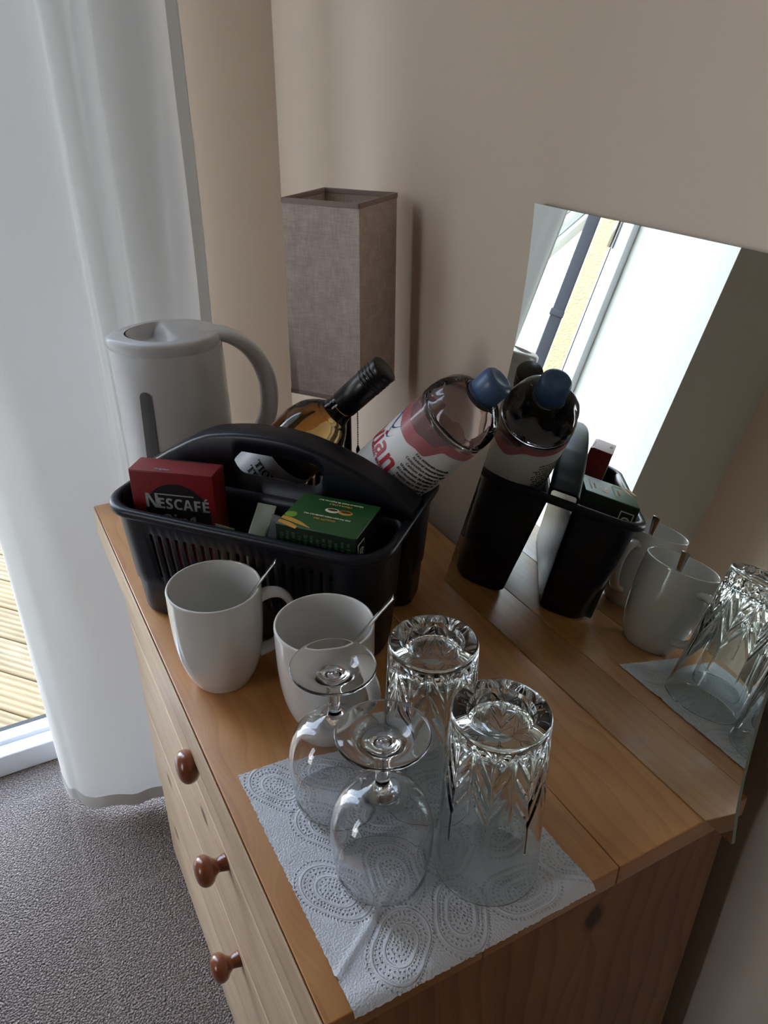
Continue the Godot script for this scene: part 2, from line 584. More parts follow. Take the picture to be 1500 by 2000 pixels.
# ------------------------------------------------------------------ outside
func build_outside() -> void:
	struct("trim_1", slab(Vector3(-3.0, -0.16, -1.207), Vector3(1.2, -0.02, -1.117), 0.006, 0), M.stone, "pale stone door step between threshold and decking", "step")
	var deck := thing("decking", "yellow grooved timber decking outside the garden door", "decking", Vector3(0, -0.035, 0))
	# boards run at 48 degrees; each has six rounded ridges
	var along := Vector3(cos(deg_to_rad(48.5)), 0, sin(deg_to_rad(48.5)))
	var across := Vector3(-along.z, 0, along.x)      # to the near left
	var pitch := 0.0165
	var bw := pitch * 6
	var origin := Vector3(-0.19, 0, -1.40)
	for b in range(-22, 7):
		var st := begin()
		var prof := PackedVector2Array()
		prof.append(Vector2(0.0015, -0.025))
		for r in 6:
			for k in 7:
				var t := (r + k / 6.0) * pitch
				t = clampf(t, 0.0015, bw - 0.0015)
				prof.append(Vector2(t, -0.0038 + 0.0038 * sqrt(sin(PI * clampf(k / 6.0, 0.02, 0.98)))))
		prof.append(Vector2(bw - 0.0015, -0.025))
		# cut each board off at the step (z = -1.30 .. behind it)
		var uo := rng.randf()
		for i in prof.size() - 1:
			var q := []
			for p in [prof[i], prof[i + 1]]:
				var base: Vector3 = origin + across * (b * bw + p.x)
				var s_end: float = (-1.210 - base.z) / along.z
				var near := base + along * s_end
				var far := base - along * 4.2
				near.y = p.y
				far.y = p.y
				q.append([near, far, p.x, s_end])
			quad(st, q[0][0], q[0][1], q[1][1], q[1][0], Vector2(q[0][2] + uo, q[0][3]), Vector2(q[0][2] + uo, -4.2), Vector2(q[1][2] + uo, -4.2), Vector2(q[1][2] + uo, q[1][3]))
		obj("deck_board", st, M.deck[posmod(b * 7, 3)], deck)
	var house := begin()
	rbox(house, Vector3(XL - 2.4, -0.2, -1.115), Vector3(XL - 0.2, 5.6, -0.95))
	rbox(house, Vector3(XW + 0.2, -0.2, -1.115), Vector3(XW + 3.6, 5.6, -0.95))
	rbox(house, Vector3(XL - 0.2, CEIL + 0.2, -1.115), Vector3(XW + 0.2, 5.6, -0.95))
	struct("wall_facade", house, M.render, "outside wall of the house round and above the garden door", "wall")
	struct("ground", slab(Vector3(-30, -0.5, -40), Vector3(30, -0.2, -1.115)), M.lawn, "pale ground beyond the decking outside", "ground")
	# rendered wall, pipe and white verge, seen by the mirror through the door
	# the house next door stands askew: its face runs from its corner back to this house
	var corner := Vector3(-1.665, 0, -2.385)
	var askew := Transform3D(Basis(Vector3.UP, deg_to_rad(44.0)), corner)
	var nb := begin()
	rbox(nb, Vector3(-1.72, -0.034, -0.6), Vector3(0.0, 3.0, 0.0), 0.004, 1, 2, askew)
	struct("wall_outside", nb, M.render, "pale yellow roughcast outside wall seen in the mirror", "wall")
	var pipe := thing("downpipe", "dark grey square downpipe beside the yellow outside wall, in the mirror", "pipe", corner + Vector3(0, -0.034, 0))
	pipe.basis = askew.basis
	obj("pipe", slab(Vector3(0.003, 0, -0.09), Vector3(0.058, 3.0, -0.03), 0.006, 1), M.slate, pipe)
	for y in [0.95, 1.65]:
		obj("bracket", slab(Vector3(0.001, y, -0.1), Vector3(0.064, y + 0.03, -0.022), 0.004, 1), M.slate, pipe)
	var verge := thing("roof_verge", "white sloping roof verge board seen through the door in the mirror", "verge", Vector3(-1.55, H + 0.46, -2.62))
	var tilt := Basis(Vector3(0, 0, 1), deg_to_rad(-52.0))
	for k in 3:
		var st := begin()
		rbox(st, Vector3(-0.75, -0.065 + 0.048 * k, -0.03 - 0.02 * k), Vector3(0.42, -0.022 + 0.048 * k, 0.03 - 0.02 * k + 0.03), 0.004, 0, 2, Transform3D(tilt, Vector3.ZERO))
		obj("board", st, M.pvc, verge)

# ------------------------------------------------------------------ curtain
func build_curtain() -> void:
	var plan := smooth2([Vector2(-0.112, -0.985), Vector2(-0.128, -0.955), Vector2(-0.122, -0.915), Vector2(-0.108, -0.893), Vector2(-0.095, -0.877), Vector2(-0.06, -0.856), Vector2(-0.02, -0.842), Vector2(0.02, -0.836), Vector2(0.046, -0.838), Vector2(0.055, -0.856), Vector2(0.062, -0.872), Vector2(0.072, -0.862), Vector2(0.085, -0.83), Vector2(0.10, -0.824), Vector2(0.108, -0.85), Vector2(0.113, -0.89), Vector2(0.124, -0.892), Vector2(0.136, -0.856), Vector2(0.150, -0.832), Vector2(0.165, -0.826), Vector2(0.183, -0.832), Vector2(0.198, -0.85), Vector2(0.203, -0.88), Vector2(0.206, -0.905), Vector2(0.213, -0.902), Vector2(0.222, -0.885), Vector2(0.2235, -0.89)], 5)
	var root := thing("curtain", "long white sheer curtain gathered beside the garden door", "curtain", Vector3(0, 0.015, 0))
	var st := begin()
	var wob := noise(1.2, 71, 2)
	var rows := 60
	var top := 2.2
	var grid := []
	for i in rows + 1:
		var f := float(i) / rows
		var y := f * top
		var line := PackedVector3Array()
		for j in plan.size():
			var p := plan[j]
			# folds tighten upwards and drift a little
			var k := 1.0 + 0.16 * smoothstep(0.5, 2.0, y)
			var g := (p.y + 0.86) * (0.9 if y > 0.8 else 1.0)
			var x := p.x - 0.012 * smoothstep(0.5, 1.6, y) * (0.22 - p.x) / 0.22
			var sway := wob.get_noise_2d(j * 0.06, y * 0.9) * 0.012
			var hem := 0.004 * sin(j * 0.55) if i == 0 else 0.0
			line.append(Vector3(x + sway * 0.4, y + hem, -0.86 + g * k + sway))
		grid.append(line)
	for i in rows:
		for j in plan.size() - 1:
			quad(st, grid[i][j + 1], grid[i][j], grid[i + 1][j], grid[i + 1][j + 1])
	obj("drape", st, M.curtain, root)
	# hem turned up along the bottom, and the thicker side hem
	st = begin()
	for j in plan.size() - 1:
		var a: Vector3 = grid[0][j]
		var b: Vector3 = grid[0][j + 1]
		var na := Vector3(-0.0012, 0, 0.0012)
		quad(st, b + na, a + na, a + na + Vector3(0, 0.028, 0), b + na + Vector3(0, 0.028, 0))
	obj("hem", st, M.curtain, root)
	var rod := begin()
	lathe(rod, PackedVector2Array([Vector2(0, -0.66), Vector2(0.012, -0.66), Vector2(0.012, 0.42), Vector2(0, 0.42)]), 20, Transform3D(Basis(Vector3(0, 0, 1), -PI / 2), Vector3(-0.05, 2.235, -0.87)))
	var r := obj("curtain_rod", rod, M.pvc)
	tag(r, "white curtain rod above the garden door carrying the sheer curtain", "curtain rod")

# ------------------------------------------------------------------ chest of drawers
func build_chest() -> void:
	var c := thing("chest_of_drawers", "low pine chest of drawers with round brown knobs", "chest of drawers")
	# top: three glued planks along the length
	var edges := [0.0, 0.118, 0.2385, DEP]
	for k in 3:
		var st := begin()
		rbox(st, Vector3(edges[k] + 0.0002, H - 0.021, -LEN), Vector3(edges[k + 1] - 0.0002, H, 0.0), 0.0012, 2, 2, Transform3D(), Vector2(k * 0.0, k * 0.013))
		obj("top_plank", st, M.top_wood, c)
	# front rail glued before the top
	obj("front_rail", slab(Vector3(-0.0022, H - 0.0455, -LEN), Vector3(-0.0003, H - 0.0004, 0.0), 0.0009), M.front_wood, c)
	# carcass
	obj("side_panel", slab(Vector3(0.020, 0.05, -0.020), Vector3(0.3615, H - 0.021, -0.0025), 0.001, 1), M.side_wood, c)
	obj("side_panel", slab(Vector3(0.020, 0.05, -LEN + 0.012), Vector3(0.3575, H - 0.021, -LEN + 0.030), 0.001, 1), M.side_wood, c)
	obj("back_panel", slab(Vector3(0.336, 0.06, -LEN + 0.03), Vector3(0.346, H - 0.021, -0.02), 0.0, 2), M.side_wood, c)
	obj("plinth", slab(Vector3(0.0175, 0.0, -LEN + 0.02), Vector3(0.34, 0.173, -0.02), 0.002, 2), M.front_wood, c)
	# drawers
	var tops := [H - 0.0465, H - 0.1885, H - 0.3455]
	var bots := [H - 0.1865, H - 0.3435, 0.175]
	var kz := [-0.297, -0.293, -0.294]
	var ky := [H - 0.056, H - 0.201, H - 0.370]
	for k in 3:
		var st := begin()
		rbox(st, Vector3(0.0155, bots[k], -LEN + 0.014), Vector3(0.035, tops[k], -0.012), 0.004, 2, 3, Transform3D(), Vector2(k * 0.17, k * 0.23))
		var d := obj("drawer", st, M.front_wood, c)
		var kst := begin()
		var prof := smooth2([Vector2(0.0001, 0.0), Vector2(0.0086, 0.0), Vector2(0.0088, 0.003), Vector2(0.0076, 0.008), Vector2(0.0074, 0.011), Vector2(0.0100, 0.0145), Vector2(0.0145, 0.0185), Vector2(0.0162, 0.024), Vector2(0.0145, 0.0295), Vector2(0.0090, 0.0330), Vector2(0.0001, 0.0342)], 4)
		lathe(kst, prof, 32, Transform3D(Basis(Vector3(0, 0, 1), PI / 2), Vector3(0.016, ky[k], kz[k])))
		obj("knob", kst, M.knob, d)

# ------------------------------------------------------------------ mirror
func build_mirror() -> void:
	var th := 0.1735
	var m := Node3D.new()
	m.name = "mirror"
	add_child(m)
	m.position = Vector3(0.3262, H + 0.0012, 0)
	# local: x along the room's -z..z, y up the glass, z out of its face
	var n := Vector3(-cos(th), sin(th), 0.0)
	var up := Vector3(sin(th), cos(th), 0)
	var right := up.cross(n).normalized()
	m.basis = Basis(right, up, n).rotated(Vector3.UP, 0.0097)
	tag(m, "frameless mirror with curved-in sides leaning on the wall", "mirror")
	# outline: straight top and bottom, sides curved inwards (right = towards the viewer)
	var hgt := 0.410
	var left_z := [Vector2(0, -0.379), Vector2(0.06, -0.370), Vector2(0.13, -0.359), Vector2(0.20, -0.3525), Vector2(0.27, -0.351), Vector2(0.33, -0.355), Vector2(0.375, -0.3615), Vector2(hgt, -0.3685)]
	var right_z := [Vector2(0, 0.0255), Vector2(0.04, 0.0155), Vector2(0.09, 0.0075), Vector2(0.15, 0.001), Vector2(0.21, -0.001), Vector2(0.28, 0.002), Vector2(0.35, 0.010), Vector2(hgt, 0.021)]
	var l := smooth2(left_z, 6)
	var r := smooth2(right_z, 6)
	var sgn := signf(right.z)
	var front := begin()
	var edge := begin()
	var back := begin()
	front.set_smooth_group(-1)
	edge.set_smooth_group(-1)
	back.set_smooth_group(-1)
	var t := 0.004
	var loop := []
	for p in l:
		loop.append(Vector3(p.y * sgn, p.x, 0))
	for i in range(r.size() - 1, -1, -1):
		loop.append(Vector3(r[i].y * sgn, r[i].x, 0))
	var d := Vector3(0, 0, -t)
	for i in l.size() - 1:
		var a := Vector3(l[i].y * sgn, l[i].x, 0)
		var b := Vector3(r[i].y * sgn, r[i].x, 0)
		var c := Vector3(r[i + 1].y * sgn, r[i + 1].x, 0)
		var e := Vector3(l[i + 1].y * sgn, l[i + 1].x, 0)
		if sgn > 0:
			quad(front, a, e, c, b)
			quad(back, a + d, b + d, c + d, e + d)
		else:
			quad(front, a, b, c, e)
			quad(back, a + d, e + d, c + d, b + d)
	for i in loop.size():
		var k := (i + 1) % loop.size()
		if sgn > 0:
			quad(edge, loop[i], loop[i] + d, loop[k] + d, loop[k])
		else:
			quad(edge, loop[i], loop[k], loop[k] + d, loop[i] + d)
	obj("mirror_glass", front, M.mirror, m)
	obj("polished_edge", edge, M.mirror_edge, m)
	obj("backing", back, M.mirror_back, m)

# ------------------------------------------------------------------ caddy
var caddy_at := Vector3(0.1494, H, -0.4374)
var caddy_basis := Basis()
func build_caddy() -> void:
	var u := Vector3(0.6582, 0, 0.7528)
	var w := Vector3(0.7525, 0, -0.6586)
	# right-handed frame: x = u, y = up, z = -w (towards the viewer)
	caddy_basis = Basis(u, Vector3.UP, -w).orthonormalized()
	var c := thing("caddy", "black plastic carry caddy with arched handle, holding bottles and boxes", "caddy", caddy_at)
	c.basis = caddy_basis
	var rim_y := 0.1335
	for s in [1.0, -1.0]:
		var st := begin()
		tub(st, s, rim_y)
		obj("front_bin" if s > 0 else "back_bin", st, M.caddy, c)
	# lip all round
	var st := begin()
	var sections := [[0.146, 0.0925, -0.008], [0.1515, 0.098, -0.008], [0.1530, 0.0995, -0.006], [0.1530, 0.0995, -0.0015], [0.1515, 0.098, 0.0012], [0.1475, 0.094, 0.0016], [0.1445, 0.091, 0.0]]
	var loops := []
	for q in sections:
		loops.append(lift(rrect(q[0], q[1], 0.036, 10), rim_y + q[2]))
	loops.append(loops[0])
	skin(st, loops)
	obj("rim", st, M.caddy, c)
	# handle: an arch across the middle with a grip slot
	st = begin()
	var hw := 0.0150
	var bev := 0.0045
	var n := 96
	var us := PackedFloat32Array()
	for i in n + 1:
		us.append(lerpf(-0.152, 0.152, float(i) / n))
	for i in n:
		handle_strip(st, us[i], us[i + 1], hw, bev, rim_y)
	obj("handle", st, M.caddy, c)

func arch(x: float) -> float:
	# height of the handle over the length of the caddy
	var us := [-0.170, -0.155, -0.12, -0.08, -0.05, -0.02, 0.018, 0.05, 0.088, 0.115, 0.14, 0.155, 0.170]
	var hs := [0.130, 0.140, 0.162, 0.184, 0.1925, 0.1962, 0.1962, 0.1905, 0.1785, 0.166, 0.152, 0.1425, 0.132]
	for i in us.size() - 1:
		if x <= us[i + 1]:
			return cubic_interpolate(hs[i], hs[i + 1], hs[maxi(i - 1, 0)], hs[mini(i + 2, us.size() - 1)], (x - us[i]) / (us[i + 1] - us[i]))
	return hs[-1]

# A slice of the handle: thin front wall with the grip slot, rolled top, short skirt behind.
func handle_strip(st: SurfaceTool, a: float, b: float, hw: float, bev: float, y0: float) -> void:
	var base := y0 - 0.012
	var t := 0.0026
	var slot := func(x: float) -> Vector2:
		var q := absf(x - 0.009) - 0.037
		var h := 0.0125
		if q > 0.0115:
			return Vector2(0.1645, 0.1645)
		if q > 0.0:
			h *= sqrt(maxf(0.0, 1.0 - pow(q / 0.0115, 2)))
		return Vector2(0.1645 - h, 0.1645 + h)
	var sa: Vector2 = slot.call(a)
	var sb: Vector2 = slot.call(b)
	var has := sa.y - sa.x > 0.0005 or sb.y - sb.x > 0.0005
	var ta := arch(a)
	var tb := arch(b)
	var front := hw
	var back := -hw - 0.004
	# cross-section above the slot (z, drop below the arch), outside then inside
	var outer := [[front, -1.0], [front, -bev], [front - bev * 0.3, -bev * 0.3], [front - bev, 0.0], [back + bev, 0.0], [back + bev * 0.3, -bev * 0.3], [back, -bev], [back, -0.013]]
	var inner := [[back + t, -0.013], [back + t, -bev], [back + bev, -t], [front - bev, -t], [front - t, -bev], [front - t, -1.0]]
	var ring := outer + inner
	for k in ring.size():
		var p: Array = ring[k]
		var q: Array = ring[(k + 1) % ring.size()]
		var pa: float = ta + p[1] if p[1] > -0.5 else (sa.y if has else base)
		var pb: float = tb + p[1] if p[1] > -0.5 else (sb.y if has else base)
		var qa: float = ta + q[1] if q[1] > -0.5 else (sa.y if has else base)
		var qb: float = tb + q[1] if q[1] > -0.5 else (sb.y if has else base)
		quad(st, Vector3(a, pa, p[0]), Vector3(a, qa, q[0]), Vector3(b, qb, q[0]), Vector3(b, pb, p[0]))
	if has:
		quad(st, Vector3(a, base, front), Vector3(a, sa.x, front), Vector3(b, sb.x, front), Vector3(b, base, front))
		quad(st, Vector3(a, sa.x, front), Vector3(a, sa.x, front - t), Vector3(b, sb.x, front - t), Vector3(b, sb.x, front))
		quad(st, Vector3(a, sa.x, front - t), Vector3(a, base, front - t), Vector3(b, base, front - t), Vector3(b, sb.x, front - t))

# One of the caddy's two bins; s = 1 is the one towards the viewer. Its outer long wall has upright slits.
func tub(st: SurfaceTool, s: float, rim_y: float) -> void:
	var slits := PackedFloat32Array()      # fractions of the straight front wall
	var half := 0.105
	var cuts := PackedFloat32Array([-half])
	var open := {}
	var x := -0.098
	while x < 0.1:
		open[cuts.size() - 1 + 1] = true
		cuts.append(x)
		cuts.append(x + 0.0042)
		x += 0.0098
	cuts.append(half)
	var ys := PackedFloat32Array([0.0, 0.004, 0.042, 0.0445, 0.054, 0.108, 0.122, rim_y])
	var outer := []
	var inner := []
	var front_first := 0
	for y in ys:
		var f := y / rim_y
		var hx := lerpf(0.1385, 0.1465, f)
		var z0 := lerpf(0.0225, 0.0140, f)       # wall under the handle
		var z1 := lerpf(0.0835, 0.0930, f)       # outer wall
		if y < 0.043:
			hx -= 0.0014
			z1 -= 0.0014
		if y < 0.001:
			hx -= 0.003
			z1 -= 0.003
			z0 += 0.003
		for side in 2:
			var t := 0.0 if side == 0 else 0.0024
			var ro := 0.030 - t
			var ri := 0.012 - t * 0.5
			var l := PackedVector3Array()
			var yy := y if side == 0 else maxf(y, 0.004)
			var ax := hx - t
			var az1 := z1 - t
			var az0 := z0 + t
			# corner (+x, outer) to (-x, outer): angle from x to z
			for k in 9:
				var a := PI / 2 * k / 8.0
				l.append(Vector3(ax - ro + ro * cos(a), yy, az1 - ro + ro * sin(a)))
			front_first = l.size()
			for k in range(cuts.size() - 1, -1, -1):
				l.append(Vector3(cuts[k] * (ax - ro) / 0.115, yy, az1))
			for k in 9:
				var a := PI / 2 * (1 + k / 8.0)
				l.append(Vector3(-ax + ro + ro * cos(a), yy, az1 - ro + ro * sin(a)))
			for k in 6:
				var a := PI / 2 * (2 + k / 5.0)
				l.append(Vector3(-ax + ri + ri * cos(a), yy, az0 + ri + ri * sin(a)))
			for k in 6:
				var a := PI / 2 * (3 + k / 5.0)
				l.append(Vector3(ax - ri + ri * cos(a), yy, az0 + ri + ri * sin(a)))
			if s < 0:
				var turned := PackedVector3Array()
				for p in l:
					turned.append(Vector3(-p.x, p.y, -p.z))
				l = turned
			(outer if side == 0 else inner).append(l)
	var nf := cuts.size()
	var hole := func(row: int, j: int) -> bool:
		if row != 4:
			return false
		var k := j - front_first
		if k < 0 or k >= nf - 1:
			return false
		var c := nf - 2 - k                     # interval between cuts[c] and cuts[c + 1]
		return c % 2 == 1
	for i in ys.size() - 1:
		var o0: PackedVector3Array = outer[i]
		var o1: PackedVector3Array = outer[i + 1]
		var i0: PackedVector3Array = inner[i]
		var i1: PackedVector3Array = inner[i + 1]
		for j in o0.size():
			var k := (j + 1) % o0.size()
			if hole.call(i, j):
				quad(st, o0[j], o0[k], i0[k], i0[j])
				quad(st, o1[k], o1[j], i1[j], i1[k])
				quad(st, o0[j], i0[j], i1[j], o1[j])
				quad(st, o0[k], o1[k], i1[k], i0[k])
				continue
			quad(st, o0[j], o0[k], o1[k], o1[j])
			if i > 0:
				quad(st, i0[k], i0[j], i1[j], i1[k])
	fan(st, outer[0], false)
	fan(st, inner[1], true)
	var last := ys.size() - 1
	skin(st, [outer[last], inner[last]])

# ------------------------------------------------------------------ kettle
func build_kettle() -> void:
	var k := thing("kettle", "white plastic jug kettle with grey water gauge, behind the caddy", "kettle", Vector3(0.110, H, -0.668))
	k.basis = Basis(Vector3.UP, deg_to_rad(-12.0))
	# plan of the body: an oval drawn out to the spout at -x
	var plan := func(sc: float, spout: float) -> PackedVector2Array:
		var l := PackedVector2Array()
		for j in 64:
			var a := TAU * j / 64
			var x := 0.060 * cos(a) * sc
			var z := 0.0545 * sin(a) * sc
			var e := pow(maxf(0.0, -cos(a)), 9.0)
			x -= spout * e
			l.append(Vector2(x, z))
		return l
	var st := begin()
	var loops := []
	for q in [[0.90, 0.0, 0.022], [1.09, 0.0, 0.022], [1.105, 0.0005, 0.026], [1.10, 0.001, 0.05], [1.075, 0.003, 0.10], [1.045, 0.0055, 0.16], [1.025, 0.0075, 0.20], [1.012, 0.009, 0.226], [1.002, 0.009, 0.2275], [1.002, 0.009, 0.2285], [1.016, 0.0095, 0.2295], [1.016, 0.0105, 0.237], [1.005, 0.010, 0.2410], [0.95, 0.009, 0.2432], [0.80, 0.002, 0.2436]]:
		loops.append(lift(plan.call(q[0], q[1]), q[2]))
	skin(st, loops)
	fan(st, loops[0], false)
	obj("body", st, M.kettle, k)
	# base stand
	st = begin()
	loops = []
	for q in [[1.12, 0.0], [1.18, 0.002], [1.18, 0.016], [1.12, 0.020]]:
		loops.append(lift(plan.call(q[0], 0.0), q[1]))
	skin(st, loops)
	fan(st, loops[0], false)
	fan(st, loops[-1], true)
	obj("base", st, M.kettle, k)
	# lid: dished on the spout side with a straight ridge
	st = begin()
	var cols := 40
	var rr := 24
	var pt := func(r: float, a: float) -> Vector3:
		var x := 0.060 * cos(a) * 0.80 * r
		var z := 0.0545 * sin(a) * 0.80 * r
		var dish := smoothstep(-0.002, -0.012, x + 0.10 * 0.0 - 0.35 * z * 0.5) * smoothstep(1.0, 0.86, r)
		return Vector3(x, 0.2436 + 0.004 * (1 - r * r) * (1.0 - dish) - 0.016 * dish, z)
	for i in rr:
		for j in cols:
			var a0 := TAU * j / cols
			var a1 := TAU * (j + 1) / cols if j < cols - 1 else 0.0
			quad(st, pt.call(float(i) / rr, a0), pt.call(float(i + 1) / rr, a0), pt.call(float(i + 1) / rr, a1), pt.call(float(i) / rr, a1))
	obj("lid", st, M.kettle_lid, k)
	# handle
	st = begin()
	var path := smooth3([Vector3(0.012, 0.2375, 0), Vector3(0.042, 0.2385, 0), Vector3(0.068, 0.2335, 0), Vector3(0.092, 0.2155, 0), Vector3(0.108, 0.187, 0), Vector3(0.113, 0.157, 0), Vector3(0.109, 0.127, 0), Vector3(0.097, 0.102, 0), Vector3(0.080, 0.087, 0), Vector3(0.060, 0.082, 0)], 6)
	sweep(st, path, func(f): return lerpf(0.0070, 0.0112, smoothstep(0.1, 0.5, f)), func(f): return lerpf(0.024, 0.0125, smoothstep(0.0, 0.45, f)), Vector3(0, 0, 1), 24, true, 0.75)
	obj("handle", st, M.kettle, k)
	# water gauge: an upright rounded window standing a hair proud of the side
	st = begin()
	var ga := deg_to_rad(124.0)
	var rows := 40
	for i in rows:
		for j in 8:
			var q := []
			for e in [[i, j], [i, j + 1], [i + 1, j + 1], [i + 1, j]]:
				var y := lerpf(0.05, 0.188, 1.0 - pow(1.0 - float(e[0]) / rows, 2.2))
				var hwid := 0.0075
				var over := maxf(y - 0.180, 0.0)
				hwid *= sqrt(maxf(0.0, 1.0 - pow(over / 0.008, 2)))
				var s := lerpf(-1, 1, e[1] / 8.0) * hwid / 0.060
				var sc := lerpf(1.13, 1.03, (y - 0.05) / 0.15) + 0.012
				q.append(Vector3(0.060 * cos(ga + s) * sc, y, 0.0545 * sin(ga + s) * sc))
			quad(st, q[0], q[1], q[2], q[3])
	obj("water_gauge", st, M.gauge, k)

# ------------------------------------------------------------------ lamp
func build_lamp() -> void:
	var l := thing("table_lamp", "table lamp with tall square grey linen shade in the corner", "lamp", Vector3(0.3215, H, -0.638))
	var hs := 0.0495
	var y0 := 0.1493
	var y1 := 0.3841
	var turn := Basis(Vector3.UP, -0.9386)
	var st := begin()
	st.set_smooth_group(-1)
	for q in 4:
		var b := turn * Basis(Vector3.UP, PI / 2 * q)
		var t := 0.0012
		var c := [Vector3(-hs, y0, hs), Vector3(hs, y0, hs), Vector3(hs, y1, hs), Vector3(-hs, y1, hs)]
		var ci := [Vector3(-hs + t, y0, hs - t), Vector3(hs - t, y0, hs - t), Vector3(hs - t, y1, hs - t), Vector3(-hs + t, y1, hs - t)]
		var uv := [Vector2(q * 0.1, 0), Vector2(q * 0.1 + 0.099, 0), Vector2(q * 0.1 + 0.099, 0.235), Vector2(q * 0.1, 0.235)]
		quad(st, b * c[0], b * c[3], b * c[2], b * c[1], uv[0], uv[3], uv[2], uv[1])
		quad(st, b * ci[0], b * ci[1], b * ci[2], b * ci[3], uv[0], uv[1], uv[2], uv[3])
	var shade := obj("shade", st, M.linen, l)
	for y in [y0, y1 - 0.006]:
		st = begin()
		for q in 4:
			var b := turn * Basis(Vector3.UP, PI / 2 * q)
			rbox(st, Vector3(-hs - 0.0007, y, hs - 0.0022), Vector3(hs + 0.0007, y + 0.006, hs + 0.0007), 0.0006, 0, 2, Transform3D(b, Vector3.ZERO))
		obj("shade_trim", st, M.linen_trim, shade)
	# foot and pole
	st = begin()
	rbox(st, Vector3(-0.045, 0, -0.045), Vector3(0.045, 0.012, 0.045), 0.003, 1, 2, Transform3D(turn, Vector3.ZERO))
	obj("foot", st, M.black_metal, l)
	st = begin()
	lathe(st, PackedVector2Array([Vector2(0.0001, 0.011), Vector2(0.0055, 0.011), Vector2(0.0055, 0.175), Vector2(0.016, 0.178), Vector2(0.016, 0.225), Vector2(0.0001, 0.226)]), 24, Transform3D(Basis(), Vector3(0.004, 0, 0)))
	obj("pole", st, M.black_metal, l)
	# bulb
	st = begin()
	lathe(st, smooth2([Vector2(0.012, 0.226), Vector2(0.014, 0.24), Vector2(0.026, 0.265), Vector2(0.030, 0.285), Vector2(0.022, 0.306), Vector2(0.0001, 0.315)], 4), 24)
	obj("bulb", st, M.white_paint, l)
	# beaded pull chain
	st = begin()
	var bead := PackedVector2Array()
	for k in 5:
		bead.append(Vector2(maxf(0.00001, 0.0011 * sin(PI * k / 4.0)), -0.0011 * cos(PI * k / 4.0)))
	for k in 52:
		lathe(st, bead, 8, Transform3D(Basis(), Vector3(0.0135, 0.200 - k * 0.0026, 0.012)))
	lathe(st, smooth2([Vector2(0.0001, 0.0), Vector2(0.0022, 0.001), Vector2(0.0028, 0.006), Vector2(0.0012, 0.011), Vector2(0.0001, 0.012)], 3), 12, Transform3D(Basis(), Vector3(0.0135, 0.055, 0.012)))
	obj("pull_chain", st, M.chain, l)

# ------------------------------------------------------------------ kitchen paper
func build_paper() -> void:
	# embossing: rows of dots along curling lobes
	var w := 1024
	var img := Image.create(w, w, false, Image.FORMAT_RF)
	img.fill(Color(0.5, 0, 0))
	var fibre := noise(0.09, 81, 3)
	for y in w:
		for x in w:
			img.set_pixel(x, y, Color(0.5 + 0.10 * fibre.get_noise_2d(x, y), 0, 0))
	var r2 := RandomNumberGenerator.new()
	r2.seed = 12
	var centres := []
	for gy in 4:
		for gx in 4:
			centres.append(Vector2((gx + 0.5 + (0.5 if gy % 2 else 0.0)) * w / 4.0, (gy + 0.5) * w / 4.0) + Vector2(r2.randf_range(-14, 14), r2.randf_range(-14, 14)))
	for c in centres:
		var spin := r2.randf() * TAU
		for ring in range(1, 9):
			var rad: float = ring * 16.0
			if ring == 4 or ring == 7:
				# a raised smooth line
				var m := int(rad * 4.0)
				for k in m:
					var a := TAU * k / m
					var rr := rad * (1.0 + 0.22 * cos(a * 2 + spin))
					stamp(img, c + Vector2(cos(a), sin(a)) * rr, 5.0, 0.16)
				continue
			var n := int(TAU * rad / 14.0)
			for k in n:
				var a := TAU * k / n
				var rr := rad * (1.0 + 0.22 * cos(a * 2 + spin))
				stamp(img, c + Vector2(cos(a), sin(a)) * rr, 4.6, -0.42)
	var m := mat(Color(0.88, 0.885, 0.90), 0.95)
	m.heightmap_enabled = true
	m.heightmap_texture = ImageTexture.create_from_image(img)
	m.heightmap_scale = 0.32
	m.uv1_scale = Vector3(1, 1, 1)
	M.paper = m
	var a := Vector3(0.0177, 0, -0.2134)
	var b := Vector3(0.0190, 0, 0.0041)
	var c := Vector3(0.2113, 0, 0.0055)
	var e := Vector3(0.2056, 0, -0.2039)
	var n := 110
	var rough := noise(14.0, 83, 3)
	var edge := noise(160.0, 84, 2)
	var g := []
	for i in n + 1:
		var row := []
		for j in n + 1:
			var s := float(i) / n
			var t := float(j) / n
			var p := a.lerp(e, s).lerp(b.lerp(c, s), t)
			var frill := 0.0011 * edge.get_noise_2d(p.x + p.z, s - t)
			if i == 0:
				p.x += frill - 0.0004
			if i == n:
				p.x += frill
			if j == 0 or j == n:
				p.z += frill * 0.7
			var y := 0.0008 + 0.0011 * absf(rough.get_noise_2d(p.x, p.z))
			# two soft creases from the folding of the roll
			var d1: float = (Vector2(p.x - 0.030, p.z + 0.030) - Vector2(0.84, -0.54) * Vector2(p.x - 0.030, p.z + 0.030).dot(Vector2(0.84, -0.54))).length()
			y += 0.0016 * exp(-pow(d1 / 0.0022, 2.0))
			# edges lift a little
			y += 0.0022 * pow(smoothstep(0.82, 1.0, t), 2.0) * (0.5 + 0.5 * sin(p.x * 40.0)) * (1.0 - smoothstep(0.94, 1.0, t))
			if p.z > 0.0:
				y -= (p.z) * 0.55
			row.append(Vector3(p.x, y, p.z))
		g.append(row)
	var st := begin()
	for i in n:
		for j in n:
			quad(st, g[i][j], g[i + 1][j], g[i + 1][j + 1], g[i][j + 1], Vector2(float(i) / n, float(j) / n), Vector2(float(i + 1) / n, float(j) / n), Vector2(float(i + 1) / n, float(j + 1) / n), Vector2(float(i) / n, float(j + 1) / n))
	var o := obj("paper_towel", st, m)
	o.position = Vector3(0, H, 0)
	tag(o, "white embossed kitchen paper sheet spread under the upturned glasses", "paper towel")

